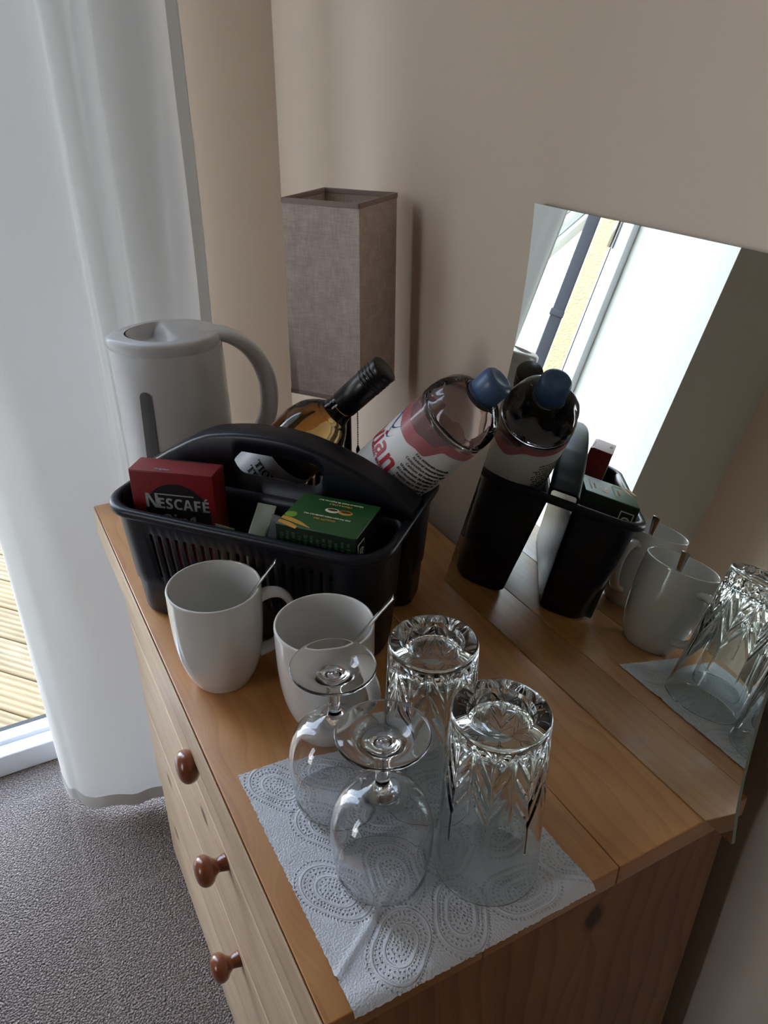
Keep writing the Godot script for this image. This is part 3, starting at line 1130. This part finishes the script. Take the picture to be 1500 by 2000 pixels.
func stamp(img: Image, p: Vector2, r: float, h: float) -> void:
	var w := img.get_width()
	for y in range(int(p.y - r), int(p.y + r) + 1):
		for x in range(int(p.x - r), int(p.x + r) + 1):
			if x < 0 or y < 0 or x >= w or y >= w:
				continue
			var d := Vector2(x, y).distance_to(p) / r
			if d < 1.0:
				var v := img.get_pixel(x, y).r
				var t := 0.5 + h
				img.set_pixel(x, y, Color(lerpf(v, t, (1 - d * d)), 0, 0))

# ------------------------------------------------------------------ mugs and spoons
func build_mugs() -> void:
	var prof := smooth2([Vector2(0.0001, 0.0025), Vector2(0.022, 0.0025), Vector2(0.0245, 0.0006), Vector2(0.0268, 0.0004), Vector2(0.0300, 0.006), Vector2(0.0345, 0.0165), Vector2(0.0385, 0.032), Vector2(0.0412, 0.052), Vector2(0.0424, 0.075), Vector2(0.0427, 0.0985), Vector2(0.0426, 0.1043), Vector2(0.0417, 0.1052), Vector2(0.0405, 0.1043), Vector2(0.0400, 0.095), Vector2(0.0393, 0.072), Vector2(0.0378, 0.050), Vector2(0.0345, 0.031), Vector2(0.0290, 0.015), Vector2(0.020, 0.0075), Vector2(0.0001, 0.0065)], 5)
	var spots := [Vector3(0.047, H, -0.3396), Vector3(0.113, H, -0.2435)]
	var labels := ["white china mug with a teaspoon in it, nearer the curtain", "white china mug with a teaspoon in it, behind the wine glasses"]
	var first: Node3D
	for i in 2:
		var m: Node3D
		if i == 0:
			m = thing("mug", labels[0], "mug", spots[0], "white mugs in front of the caddy")
			var st := begin()
			lathe(st, prof, 80)
			obj("body", st, M.china, m)
			st = begin()
			var path := smooth3([Vector3(0.0395, 0.0865, 0), Vector3(0.050, 0.0895, 0), Vector3(0.0615, 0.086, 0), Vector3(0.0685, 0.073, 0), Vector3(0.0675, 0.056, 0), Vector3(0.0595, 0.040, 0), Vector3(0.049, 0.029, 0), Vector3(0.0365, 0.0245, 0)], 6)
			sweep(st, path, func(f): return lerpf(0.0052, 0.0038, sin(PI * f)), func(f): return lerpf(0.0085, 0.0060, sin(PI * f)), Vector3(0, 0, 1), 20)
			obj("handle", st, M.china, m)
			first = m
		else:
			m = first.duplicate()
			m.name = numbered("mug", self)
			add_child(m, true)
			m.position = spots[1]
			m.set_meta("label", labels[1])
		m.rotation.y = [deg_to_rad(-14.0), deg_to_rad(-79.0)][i]
	# teaspoons lean across the mugs
	var sp: Node3D
	for i in 2:
		if i == 0:
			sp = thing("teaspoon", "steel teaspoon leaning in the mug nearer the curtain", "teaspoon", spots[0], "teaspoons standing in the mugs")
			var st := begin()
			var tip := Vector3(0.051, 0.1325, 0.028)
			var low := Vector3(-0.0185, 0.0165, -0.010)
			var out := Vector3(0.877, 0, 0.48)
			var face := (tip - low).normalized().cross(Vector3(-0.48, 0, 0.877)).normalized()
			var path := smooth3([tip, tip.lerp(low, 0.04), tip.lerp(low, 0.2), tip.lerp(low, 0.45), tip.lerp(low, 0.68), tip.lerp(low, 0.76)], 5)
			sweep(st, path, func(f): return lerpf(0.0010, 0.0016, f), func(f): return (0.0024 if f < 0.01 else lerpf(0.0048, 0.0021, smoothstep(0.05, 0.75, f))), Vector3(-0.48, 0, 0.877), 14)
			obj("handle", st, M.steel, sp)
			# bowl
			st = begin()
			var axis := (low - tip).normalized()
			var side := Vector3(-0.48, 0, 0.877)
			var nn := axis.cross(side).normalized()
			var c0 := tip.lerp(low, 0.88)
			for i2 in 12:
				for j2 in 10:
					var q := []
					for e in [[i2, j2], [i2 + 1, j2], [i2 + 1, j2 + 1], [i2, j2 + 1]]:
						var s := lerpf(-1, 1, e[0] / 12.0)
						var t := lerpf(-1, 1, e[1] / 10.0)
						var wd := 0.0110 * sqrt(maxf(0.0, 1.0 - s * s)) * (1.0 - 0.15 * s)
						q.append(c0 + axis * s * 0.0165 + side * t * wd + nn * 0.004 * (1 - s * s) * (1 - t * t))
					quad(st, q[0], q[1], q[2], q[3])
			obj("bowl", st, M.steel, sp)
		else:
			var s2: Node3D = sp.duplicate()
			s2.name = numbered("teaspoon", self)
			add_child(s2, true)
			s2.position = spots[1]
			s2.set_meta("label", "steel teaspoon leaning in the mug behind the wine glasses")

# ------------------------------------------------------------------ glasses
func build_glasses() -> void:
	# wine glasses standing on their rims
	var rim := 0.0
	var th := 0.0009
	var outer := smooth2([Vector2(0.0331, 0.0002), Vector2(0.0335, 0.0018), Vector2(0.0342, 0.010), Vector2(0.0362, 0.026), Vector2(0.0368, 0.040), Vector2(0.0352, 0.054), Vector2(0.0305, 0.067), Vector2(0.0225, 0.0765), Vector2(0.0125, 0.0815), Vector2(0.0068, 0.0850), Vector2(0.0050, 0.0905), Vector2(0.0046, 0.100), Vector2(0.0048, 0.112), Vector2(0.0060, 0.1195), Vector2(0.0100, 0.1245), Vector2(0.0185, 0.1285), Vector2(0.0275, 0.1308), Vector2(0.0314, 0.1318), Vector2(0.0319, 0.1326), Vector2(0.0312, 0.1334), Vector2(0.0280, 0.1332), Vector2(0.0180, 0.1318), Vector2(0.0080, 0.1302), Vector2(0.0001, 0.1298)], 5)
	var inner := smooth2([Vector2(0.0001, 0.0760), Vector2(0.0060, 0.0762), Vector2(0.0140, 0.0758), Vector2(0.0222, 0.0720), Vector2(0.0292, 0.0645), Vector2(0.0340, 0.0525), Vector2(0.0356, 0.040), Vector2(0.0351, 0.026), Vector2(0.0332, 0.010), Vector2(0.0322, 0.0020), Vector2(0.0316, 0.0002)], 5)
	var loop := PackedVector2Array()
	for i in inner.size():
		loop.append(inner[i])
	var whole := PackedVector2Array()
	# closed skin: inside from the top of the bowl down to the rim, then outside up to the foot
	whole.append_array(loop)
	whole.append(Vector2(0.03235, -0.0004))
	whole.append_array(outer)
	var spots := [Vector3(0.0821, H + 0.0018, -0.1576), Vector3(0.0827, H + 0.0018, -0.0819)]
	var names := ["upturned clear wine glass on kitchen paper, nearer the mugs", "upturned clear wine glass on kitchen paper, nearest the chest's front corner"]
	var g0: Node3D
	for i in 2:
		if i == 0:
			g0 = thing("wine_glass", names[0], "wine glass", spots[0], "upturned wine glasses")
			var st := begin()
			lathe(st, whole, 96)
			obj("glass_body", st, M.glass, g0)
		else:
			var g: Node3D = g0.duplicate()
			g.name = numbered("wine_glass", self)
			add_child(g, true)
			g.position = spots[1]
			g.set_meta("label", names[1])
	# pressed glass tumblers, upside down
	var tumbler := tumbler_mesh()
	var tn := ["upturned pressed-glass tumbler beside the white mug, further from the viewer", "upturned pressed-glass tumbler nearest the viewer, on the kitchen paper"]
	var ts := [Vector3(0.1523, H + 0.0018, -0.1336), Vector3(0.1538, H + 0.0018, -0.0507)]
	for i in 2:
		var t := put("tumbler", tumbler, M.cut_glass)
		t.position = ts[i]
		t.rotation.y = [0.15, 0.45][i]
		tag(t, tn[i], "tumbler", "upturned tumblers")

func cut_depth(a: float, y: float) -> float:
	# palm-leaf cuts: per eighth of the round, a long central mitre with feathered branches
	var top := 0.1400
	var q := (top - y) / 0.094
	if q < -0.03 or q > 1.0:
		return 0.0
	var p := fposmod(a / TAU * 8.0, 1.0) - 0.5
	var ap := absf(p)
	var d := 0.0
	var fade := smoothstep(-0.03, 0.02, q)
	# central mitre, pointed below
	var half := 0.055 * (1.0 - q * 0.85)
	d = maxf(d, 1.0 - ap / maxf(half, 0.004))
	# branches rising outwards from the centre
	var limit := 1.0 - ap * 0.9
	if q < limit * 0.86:
		var s := fposmod(q * 5.0 + ap * 3.2, 1.0)
		var v := 1.0 - absf(s - 0.5) / 0.26
		d = maxf(d, v * smoothstep(0.48, 0.40, ap) * smoothstep(0.86 * limit, 0.72 * limit, q))
	# mitre between two leaves
	var eb := 0.5 - ap
	if q < 0.62:
		d = maxf(d, 1.0 - eb / (0.05 * (1.0 - q / 0.62) + 0.003))
	return clampf(d, 0.0, 1.0) * 0.0016 * fade

func tumbler_mesh() -> ArrayMesh:
	var st := begin()
	var seg := 288
	var base_h := 0.1467
	var rows := 120
	var ring := func(y: float, f: float) -> float:
		return lerpf(0.0382, 0.0334, f)
	var grid := []
	for i in rows + 1:
		var f := float(i) / rows
		var y := f * (base_h - 0.0035)
		var l := PackedVector3Array()
		for j in seg:
			var a := TAU * j / seg
			var r: float = ring.call(y, f) - cut_depth(a, y)
			l.append(Vector3(r * cos(a), y, r * sin(a)))
		grid.append(l)
	skin(st, grid)
	# base: rounded corner, flat ring, round recess
	var p := PackedVector2Array([Vector2(0.03352, base_h - 0.0035), Vector2(0.0333, base_h - 0.0018), Vector2(0.0325, base_h - 0.0005), Vector2(0.0312, base_h)])
	p.append_array(PackedVector2Array([Vector2(0.0232, base_h), Vector2(0.0226, base_h - 0.0006), Vector2(0.0220, base_h - 0.0030), Vector2(0.0210, base_h - 0.0042), Vector2(0.0100, base_h - 0.0050), Vector2(0.0001, base_h - 0.0052)]))
	var first := PackedVector2Array()
	first.append(Vector2(ring.call(base_h, 1.0), base_h - 0.0035))
	for k in range(1, p.size()):
		first.append(p[k])
	lathe(st, first, seg)
	# inside, from its top down to the rim, then round the rim
	var ins := PackedVector2Array([Vector2(0.0001, base_h - 0.0170), Vector2(0.0200, base_h - 0.0168), Vector2(0.0255, base_h - 0.0185), Vector2(0.0282, base_h - 0.0250)])
	for k in 9:
		ins.append(Vector2(lerpf(0.0286, 0.0362, (k + 1) / 9.0), lerpf(base_h - 0.033, 0.0012, (k + 1) / 9.0)))
	ins.append(Vector2(0.0366, 0.0002))
	ins.append(Vector2(0.0372, -0.0002))
	ins.append(Vector2(0.0379, 0.0001))
	ins.append(Vector2(0.0382, 0.0))
	lathe(st, ins, seg)
	st.generate_normals()
	return st.commit()

# ------------------------------------------------------------------ bottles
func stand(o: Node3D, foot: Vector3, axis: Vector3, towards: Vector3) -> void:
	# local y along axis, local x turned to face `towards`
	var y := axis.normalized()
	var x := (towards - y * towards.dot(y)).normalized()
	o.transform = Transform3D(Basis(x, y, x.cross(y)), foot)

func build_water_bottle() -> void:
	var b := thing("water_bottle", "large plastic water bottle with blue cap tilted in the caddy", "bottle")
	var axis := Vector3(0.4328, 0.7411, 0.5133).normalized()
	var tip := Vector3(0.3333, 0.2613 + H, -0.3177)
	var foot := tip - axis * 0.308
	var cam := Vector3(-0.098, 0.5137 + H, 0.2517)
	stand(b, foot, axis, cam - (foot + axis * 0.16))
	var st := begin()
	var seg := 96
	var ctrl := smooth2([Vector2(0.0001, 0.006), Vector2(0.020, 0.003), Vector2(0.032, 0.0005), Vector2(0.0385, 0.006), Vector2(0.0402, 0.016), Vector2(0.0402, 0.085), Vector2(0.0392, 0.090), Vector2(0.0392, 0.094), Vector2(0.0402, 0.099), Vector2(0.0402, 0.105), Vector2(0.0392, 0.110), Vector2(0.0402, 0.115), Vector2(0.0402, 0.121), Vector2(0.0392, 0.126), Vector2(0.0396, 0.131), Vector2(0.0400, 0.136), Vector2(0.0400, 0.241), Vector2(0.0393, 0.244), Vector2(0.0402, 0.247), Vector2(0.0404, 0.253), Vector2(0.0392, 0.261), Vector2(0.0350, 0.270), Vector2(0.0275, 0.2775), Vector2(0.0190, 0.283), Vector2(0.0142, 0.2865), Vector2(0.0132, 0.293)], 4)
	var grid := []
	for p in ctrl:
		var l := PackedVector3Array()
		for j in seg:
			var a := TAU * j / seg
			# mountain facets pressed into the shoulder
			var band := smoothstep(0.247, 0.254, p.y) * (1.0 - smoothstep(0.270, 0.280, p.y))
			var facet := absf(fposmod(a / TAU * 7.0 + (p.y - 0.247) * 8.0, 1.0) - 0.5) * 2.0
			var facet2 := absf(fposmod(a / TAU * 7.0 - (p.y - 0.247) * 14.0 + 0.3, 1.0) - 0.5) * 2.0
			var r := p.x - band * 0.0022 * minf(facet, facet2 + 0.25)
			l.append(Vector3(r * cos(a), p.y, r * sin(a)))
		grid.append(l)
	skin(st, grid)
	fan(st, grid[-1], true)
	obj("bottle_body", st, M.water, b)
	# pocket of air under the neck
	st = begin()
	lathe(st, smooth2([Vector2(0.0001, 0.2715), Vector2(0.014, 0.274), Vector2(0.0160, 0.278), Vector2(0.0125, 0.283), Vector2(0.0108, 0.288), Vector2(0.0001, 0.291)], 4), 40, Transform3D(), true)
	obj("air_pocket", st, M.water, b)
	# cap with a skirt ring and fine ribs
	st = begin()
	var cseg := 96
	var rings := []
	for q in [[0.0150, 0.2795, 0], [0.0158, 0.2795, 0], [0.0158, 0.2825, 0], [0.0148, 0.2832, 0], [0.0160, 0.2842, 1], [0.0160, 0.300, 1], [0.0156, 0.3035, 1], [0.0140, 0.3062, 0], [0.0105, 0.3074, 0], [0.0060, 0.3062, 0]]:
		var l := PackedVector3Array()
		for j in cseg:
			var a := TAU * j / cseg
			var r: float = q[0] + (0.00035 * (1 if j % 2 else -1) if q[2] else 0.0)
			l.append(Vector3(r * cos(a), q[1], r * sin(a)))
		rings.append(l)
	skin(st, rings)
	fan(st, rings[-1], true)
	fan(st, rings[0], false)
	obj("cap", st, M.blue_cap, b)
	# label: white below, rose mountain and pale pink film above
	var lr := 0.0403
	var lab := begin()
	var rose := begin()
	var pink := begin()
	var n := 128
	var wt := func(a: float) -> float:      # top of the white part
		return 0.207 + 0.004 * smoothstep(0.15, 0.55, absf(wrapf(a - 0.55, -PI, PI))) + 0.018 * smoothstep(-0.15, -0.5, wrapf(a, -PI, PI)) * smoothstep(-2.2, -1.6, wrapf(a, -PI, PI))
	for j in n:
		var a0 := TAU * j / n
		var a1 := TAU * (j + 1) / n
		var t0: float = wt.call(a0)
		var t1: float = wt.call(a1)
		var m0 := minf(t0 + 0.015, 0.239)
		var m1 := minf(t1 + 0.015, 0.239)
		for q in [[lab, 0.137, 0.137, t0, t1], [rose, t0, t1, m0, m1], [pink, m0, m1, 0.2405, 0.2405]]:
			if q[3] - q[1] < 0.0002:
				continue
			quad(q[0], Vector3(lr * cos(a0), q[1], lr * sin(a0)), Vector3(lr * cos(a1), q[2], lr * sin(a1)), Vector3(lr * cos(a1), q[4], lr * sin(a1)), Vector3(lr * cos(a0), q[3], lr * sin(a0)))
	var lo := obj("label", lab, M.label_white, b)
	obj("mountain_print", rose, M.rose_film, b)
	obj("pink_film", pink, M.pink_film, b)
	var tr := lr + 0.0002
	put("brand_lettering", wrapped("evian", 0.0285, tr, 0.98, 0.1775, "Droid Sans", true), M.label_red, lo)
	put("small_lettering", wrapped("NATURAL MINERAL WATER", 0.0048, tr, 0.96, 0.1655, "Droid Sans", true), M.label_red, lo)
	for k in 2:
		var sh := begin()
		for j in 16:
			var q := []
			for e in [[j, 0], [j + 1, 0], [j + 1, 1], [j, 1]]:
				var f: float = e[0] / 16.0
				var a := lerpf(1.45, 0.72, f)
				var yy := 0.198 + 0.012 * sin(PI * f * 2.0 + k) * (1 - 0.3 * k) + k * 0.006
				yy += 0.0032 * sin(PI * f) * e[1]
				q.append(Vector3(tr * cos(a), yy, tr * sin(a)))
			quad(sh, q[0], q[1], q[2], q[3])
		obj("peak_print", sh, M.label_blue, lo)
	var lines := ["Eau minerale naturelle", "Natural mineral water", "Composition moyenne mg/l", "Calcium 80 Sodium 6,5", "Magnesium 26 Sulfates 14", "Bicarbonates 360 Silice 15", "Residu sec a 180 C 345", "A conserver a l'abri du", "soleil dans un endroit", "propre sec frais"]
	for k in lines.size():
		put("small_print", wrapped(lines[k], 0.0040, tr, -0.58, 0.2085 - k * 0.0052, "Droid Sans", true), M.label_ink, lo)

func build_wine_bottle() -> void:
	var b := thing("wine_bottle", "white wine bottle with black screw cap lying tilted in the caddy", "bottle")
	var tip := Vector3(0.2682, 0.2478 + H, -0.4268)
	# local caddy directions to the world
	var u := Vector3(0.6582, 0, 0.7528)
	var w := Vector3(0.7525, 0, -0.6586)
	var axis := (u * 0.197 + Vector3.UP * 0.198 + w * 0.034).normalized()
	var foot := tip - axis * 0.288
	var cam := Vector3(-0.098, 0.5137 + H, 0.2517)
	stand(b, foot, axis, cam - (foot + axis * 0.14))
	var st := begin()
	var prof := smooth2([Vector2(0.0001, 0.010), Vector2(0.018, 0.006), Vector2(0.030, 0.0), Vector2(0.0350, 0.003), Vector2(0.0365, 0.010), Vector2(0.0365, 0.100), Vector2(0.0365, 0.165), Vector2(0.0358, 0.178), Vector2(0.0325, 0.192), Vector2(0.0245, 0.204), Vector2(0.0175, 0.212), Vector2(0.0150, 0.222), Vector2(0.0142, 0.240), Vector2(0.0140, 0.284), Vector2(0.0001, 0.2845)], 5)
	lathe(st, prof, 96)
	obj("bottle_body", st, M.wine, b)
	st = begin()
	lathe(st, smooth2([Vector2(0.0001, 0.222), Vector2(0.0090, 0.2225), Vector2(0.0118, 0.227), Vector2(0.0116, 0.240), Vector2(0.0116, 0.278), Vector2(0.0001, 0.280)], 4), 40, Transform3D(), true)
	obj("air_pocket", st, M.wine, b)
	# screw cap with ridges near its end
	st = begin()
	var p := PackedVector2Array([Vector2(0.0142, 0.2275), Vector2(0.0152, 0.2275), Vector2(0.0153, 0.262)])
	for k in 4:
		var y := 0.2625 + k * 0.0046
		p.append_array(PackedVector2Array([Vector2(0.0153, y), Vector2(0.0158, y + 0.0010), Vector2(0.0158, y + 0.0026), Vector2(0.0150, y + 0.0034), Vector2(0.0150, y + 0.0042)]))
	p.append_array(PackedVector2Array([Vector2(0.0155, 0.2815), Vector2(0.0153, 0.2860), Vector2(0.0142, 0.2878), Vector2(0.0001, 0.2880)]))
	lathe(st, p, 64)
	obj("screw_cap", st, M.cap_black, b)
	# label: white with a green hill at the foot
	var lr := 0.0367
	var white := begin()
	var green := begin()
	var n := 96
	for j in n:
		var f0 := float(j) / n
		var f1 := float(j + 1) / n
		var a0 := lerpf(-1.9, 1.9, f0)
		var a1 := lerpf(-1.9, 1.9, f1)
		var h0 := 0.094 - 0.016 * cos(a0 * 1.3 - 0.5)
		var h1 := 0.094 - 0.016 * cos(a1 * 1.3 - 0.5)
		quad(green, Vector3(lr * cos(a0), 0.028, lr * sin(a0)), Vector3(lr * cos(a1), 0.028, lr * sin(a1)), Vector3(lr * cos(a1), h1, lr * sin(a1)), Vector3(lr * cos(a0), h0, lr * sin(a0)))
		quad(white, Vector3(lr * cos(a0), h0, lr * sin(a0)), Vector3(lr * cos(a1), h1, lr * sin(a1)), Vector3(lr * cos(a1), 0.140, lr * sin(a1)), Vector3(lr * cos(a0), 0.140, lr * sin(a0)))
	var lw := obj("label", white, M.label_white, b)
	obj("green_hill_print", green, M.label_green, b)
	put("lettering", wrapped("TION", 0.012, lr + 0.0002, 0.05, 0.120, "Droid Serif", true), M.label_ink, lw)
	put("lettering", wrapped("TIERA", 0.012, lr + 0.0002, 0.0, 0.108, "Droid Serif", true), M.label_ink, lw)

# ------------------------------------------------------------------ boxes in the caddy
func in_caddy(o: Node3D, x: float, y: float, z: float, yaw := 0.0, tilt := Basis()) -> void:
	o.transform = Transform3D(caddy_basis, caddy_at) * Transform3D(Basis(Vector3.UP, yaw) * tilt, Vector3(x, y, z))

func build_boxes() -> void:
	# coffee sachets: tall red carton, its face towards +z
	var c := thing("coffee_box", "dark red instant coffee carton standing at the caddy's left end", "box")
	in_caddy(c, -0.0825, 0.0045, 0.0541, deg_to_rad(9.6))
	var hx := 0.0437
	var hz := 0.0148
	var top := 0.1635
	obj("carton", slab(Vector3(-hx, 0, -hz), Vector3(hx, top, hz), 0.0009, 1), M.red_card, c)
	obj("lid_flap", slab(Vector3(-hx + 0.0006, top - 0.0002, -hz + 0.003), Vector3(hx - 0.0006, top + 0.0009, hz + 0.0003), 0.0004, 0), M.red_card, c)
	obj("tuck_slot", slab(Vector3(-0.012, top + 0.0005, -hz + 0.002), Vector3(0.026, top + 0.0011, -hz + 0.0038)), M.dark_print, c)
	# dark round panel
	var st := begin()
	var disc := PackedVector3Array()
	for j in 64:
		var a := TAU * j / 64
		disc.append(Vector3(0.004 + 0.0345 * cos(a), top - 0.046 + 0.0345 * sin(a), hz + 0.0003))
	st.set_smooth_group(-1)
	fan(st, disc, false)
	var d := obj("round_panel", st, M.dark_print, c)
	var t := put("brand_lettering", letters("N", 0.0215, "Droid Sans", true), M.silver_print, d)
	t.position = Vector3(-0.0225, top - 0.0320, hz + 0.0006)
	t = put("brand_lettering", letters("ESCAFÉ", 0.0160, "Droid Sans", true), M.silver_print, d)
	t.position = Vector3(0.0105, top - 0.0340, hz + 0.0006)
	t = put("brand_bar", slab(Vector3(-0.019, -0.0006, 0), Vector3(0.022, 0.0006, 0.0004)).commit(), M.silver_print, d)
	t.position = Vector3(0.0, top - 0.0238, hz + 0.0003)
	t = put("size_lettering", letters("3in1", 0.018, "Droid Sans", true), M.silver_print, d)
	t.position = Vector3(0.006, top - 0.0530, hz + 0.0006)
	t = put("lid_lettering", letters("Original", 0.0042, "Droid Sans", true), M.silver_print, c)
	t.transform = Transform3D(Basis(Vector3(1, 0, 0), -PI / 2), Vector3(-0.010, top + 0.0012, 0.010))
	# tea: green carton
	var g := thing("tea_box", "green tea carton at the caddy's right end", "box")
	in_caddy(g, 0.0825, 0.0045, 0.0535, 0.0)
	hx = 0.0402
	hz = 0.0318
	top = 0.1435
	obj("carton", slab(Vector3(-hx, 0, -hz), Vector3(hx, top, hz), 0.001, 1), M.green_card, g)
	obj("front_panel", slab(Vector3(-hx + 0.0004, 0.002, hz - 0.0002), Vector3(hx - 0.0004, top - 0.0012, hz + 0.0003)), M.dark_green, g)
	obj("end_panel", slab(Vector3(hx - 0.0002, 0.002, -hz + 0.0004), Vector3(hx + 0.0003, top - 0.0012, hz - 0.0004)), M.dark_green, g)
	# text columns down the front
	for k in 12:
		var tx := "Brew time two to five minutes with fresh boiling water" if k % 3 else "Store in a cool dry place away from light"
		t = put("small_print", letters(tx.substr(k % 4, 30), 0.0052, "Droid Sans", true, 0.0003), M.text_green, g)
		t.transform = Transform3D(Basis(Vector3(0, 0, 1), -PI / 2), Vector3(-0.034 + k * 0.0061, top - 0.045, hz + 0.0005))
	var flat := Basis(Vector3(1, 0, 0), -PI / 2)
	# the lid's writing is read from the far side
	var over := flat * Basis(Vector3(0, 0, 1), PI)
	for q in [["DELICIOUS DRINK TO ENJOY ALL DAY", 0.0026, 0.002, -0.0235, M.cream], ["STRONG & LIVELY", 0.0028, 0.004, -0.0185, M.gold], ["AND THE BEST FRESH LEAVES FOR YOU", 0.0026, 0.000, 0.0055, M.cream], ["QUALITY TEA", 0.0036, 0.000, 0.0110, M.gold]]:
		t = put("lid_lettering", letters(q[0], q[1], "Droid Sans", true, 0.0003), q[4], g)
		t.transform = Transform3D(over, Vector3(q[2], top + 0.0003, q[3]))
	for k in 2:
		var cx := 0.000 + k * 0.0135
		var cup := begin()
		cup.set_smooth_group(-1)
		var l := PackedVector3Array()
		for j in 32:
			var a := TAU * j / 32
			l.append(Vector3(cx + 0.0072 * cos(a), top + 0.00025, -0.0070 + 0.0042 * sin(a)))
		fan(cup, l, true)
		var co := obj("cup_print", cup, M.cream if k == 0 else M.gold, g)
		cup = begin()
		cup.set_smooth_group(-1)
		l = PackedVector3Array()
		for j in 32:
			var a := TAU * j / 32
			l.append(Vector3(cx + 0.0052 * cos(a), top + 0.0004, -0.0080 + 0.0022 * sin(a)))
		fan(cup, l, true)
		obj("drink_print", cup, M.tea, co)
	# golden fields and a leafy tree at the near left corner
	for k in 2:
		var f := begin()
		f.set_smooth_group(-1)
		var l := PackedVector3Array()
		var z0 := 0.0175 + k * 0.0075
		for j in 13:
			var s := j / 12.0
			l.append(Vector3(lerpf(-hx + 0.001, -0.006 - k * 0.012, s), top + 0.0002 + k * 0.0001, z0 + (0.0125 - k * 0.006) * s * s))
		for j in 13:
			var s := 1.0 - j / 12.0
			l.append(Vector3(lerpf(-hx + 0.001, -0.006 - k * 0.012, s), top + 0.0002 + k * 0.0001, z0 + 0.0045 + (0.0085 - k * 0.002) * s))
		for j in 12:
			var b0 := 25 - j
			quad(f, l[j], l[j + 1], l[b0 - 1], l[b0])
		obj("field_print", f, M.gold, g)
	var tr := begin()
	tr.set_smooth_group(-1)
	var tl := PackedVector3Array()
	for j in 24:
		var a := TAU * j / 24
		tl.append(Vector3(-0.0335 + 0.0058 * cos(a), top + 0.0003, 0.0125 + 0.0052 * sin(a)))
	fan(tr, tl, true)
	obj("tree_print", tr, M.leaf, g)
	# framed mark on the end near the front edge
	for q in [[0.016, 0.0, M.cream], [0.0135, 0.0002, M.dark_green]]:
		var e: float = q[0]
		obj("mark_frame", slab(Vector3(hx + 0.0002 + q[1], top - 0.021 - e / 2 - 0.004, hz - 0.011 - e / 2), Vector3(hx + 0.0005 + q[1], top - 0.021 + e / 2 + 0.004, hz - 0.011 + e / 2)), q[2], g)
	t = put("mark_lettering", letters("80", 0.012, "Droid Sans", true, 0.0003), M.cream, g)
	t.transform = Transform3D(Basis(Vector3.UP, PI / 2) * Basis(Vector3(0, 0, 1), PI / 2), Vector3(hx + 0.0009, top - 0.021, hz - 0.011))
	# stick sachets standing loose between the cartons
	var spec := [[-0.0235, 0.072, -9.0, -27.0, "pale green drink sachet sticking up between the cartons in the caddy", M.sachet], [0.004, 0.058, -6.0, -18.0, "grey drink sachet behind the pale green one in the caddy", M.sachet_grey], [-0.0265, 0.0815, -4.0, -3.0, "small green and white sachet against the caddy's front rim", M.sachet_green]]
	for k in 3:
		var q: Array = spec[k]
		var s := thing("sachet", q[4], "sachet")
		in_caddy(s, q[0], 0.014, q[1], 0.0, Basis(Vector3(1, 0, 0), deg_to_rad(q[3])) * Basis(Vector3(0, 0, 1), deg_to_rad(q[2])))
		var len_: float = [0.126, 0.108, 0.112][k]
		st = begin()
		var ns := 14
		var ring := []
		for i in ns + 1:
			var f := float(i) / ns
			var puff := 0.0042 * pow(sin(PI * clampf((f - 0.06) / 0.80, 0.0, 1.0)), 0.6) + 0.0004
			ring.append(lift(rrect(0.0105, puff, puff * 0.95, 3), f * len_))
		skin(st, ring)
		fan(st, ring[0], false)
		fan(st, ring[-1], true)
		obj("pouch", st, q[5], s)
		obj("print_band", slab(Vector3(-0.0107, len_ * 0.60, -0.0035), Vector3(0.0107, len_ * 0.70, 0.0035), 0.0012, 0), [M.sachet_green, M.linen_trim, M.cream][k], s)
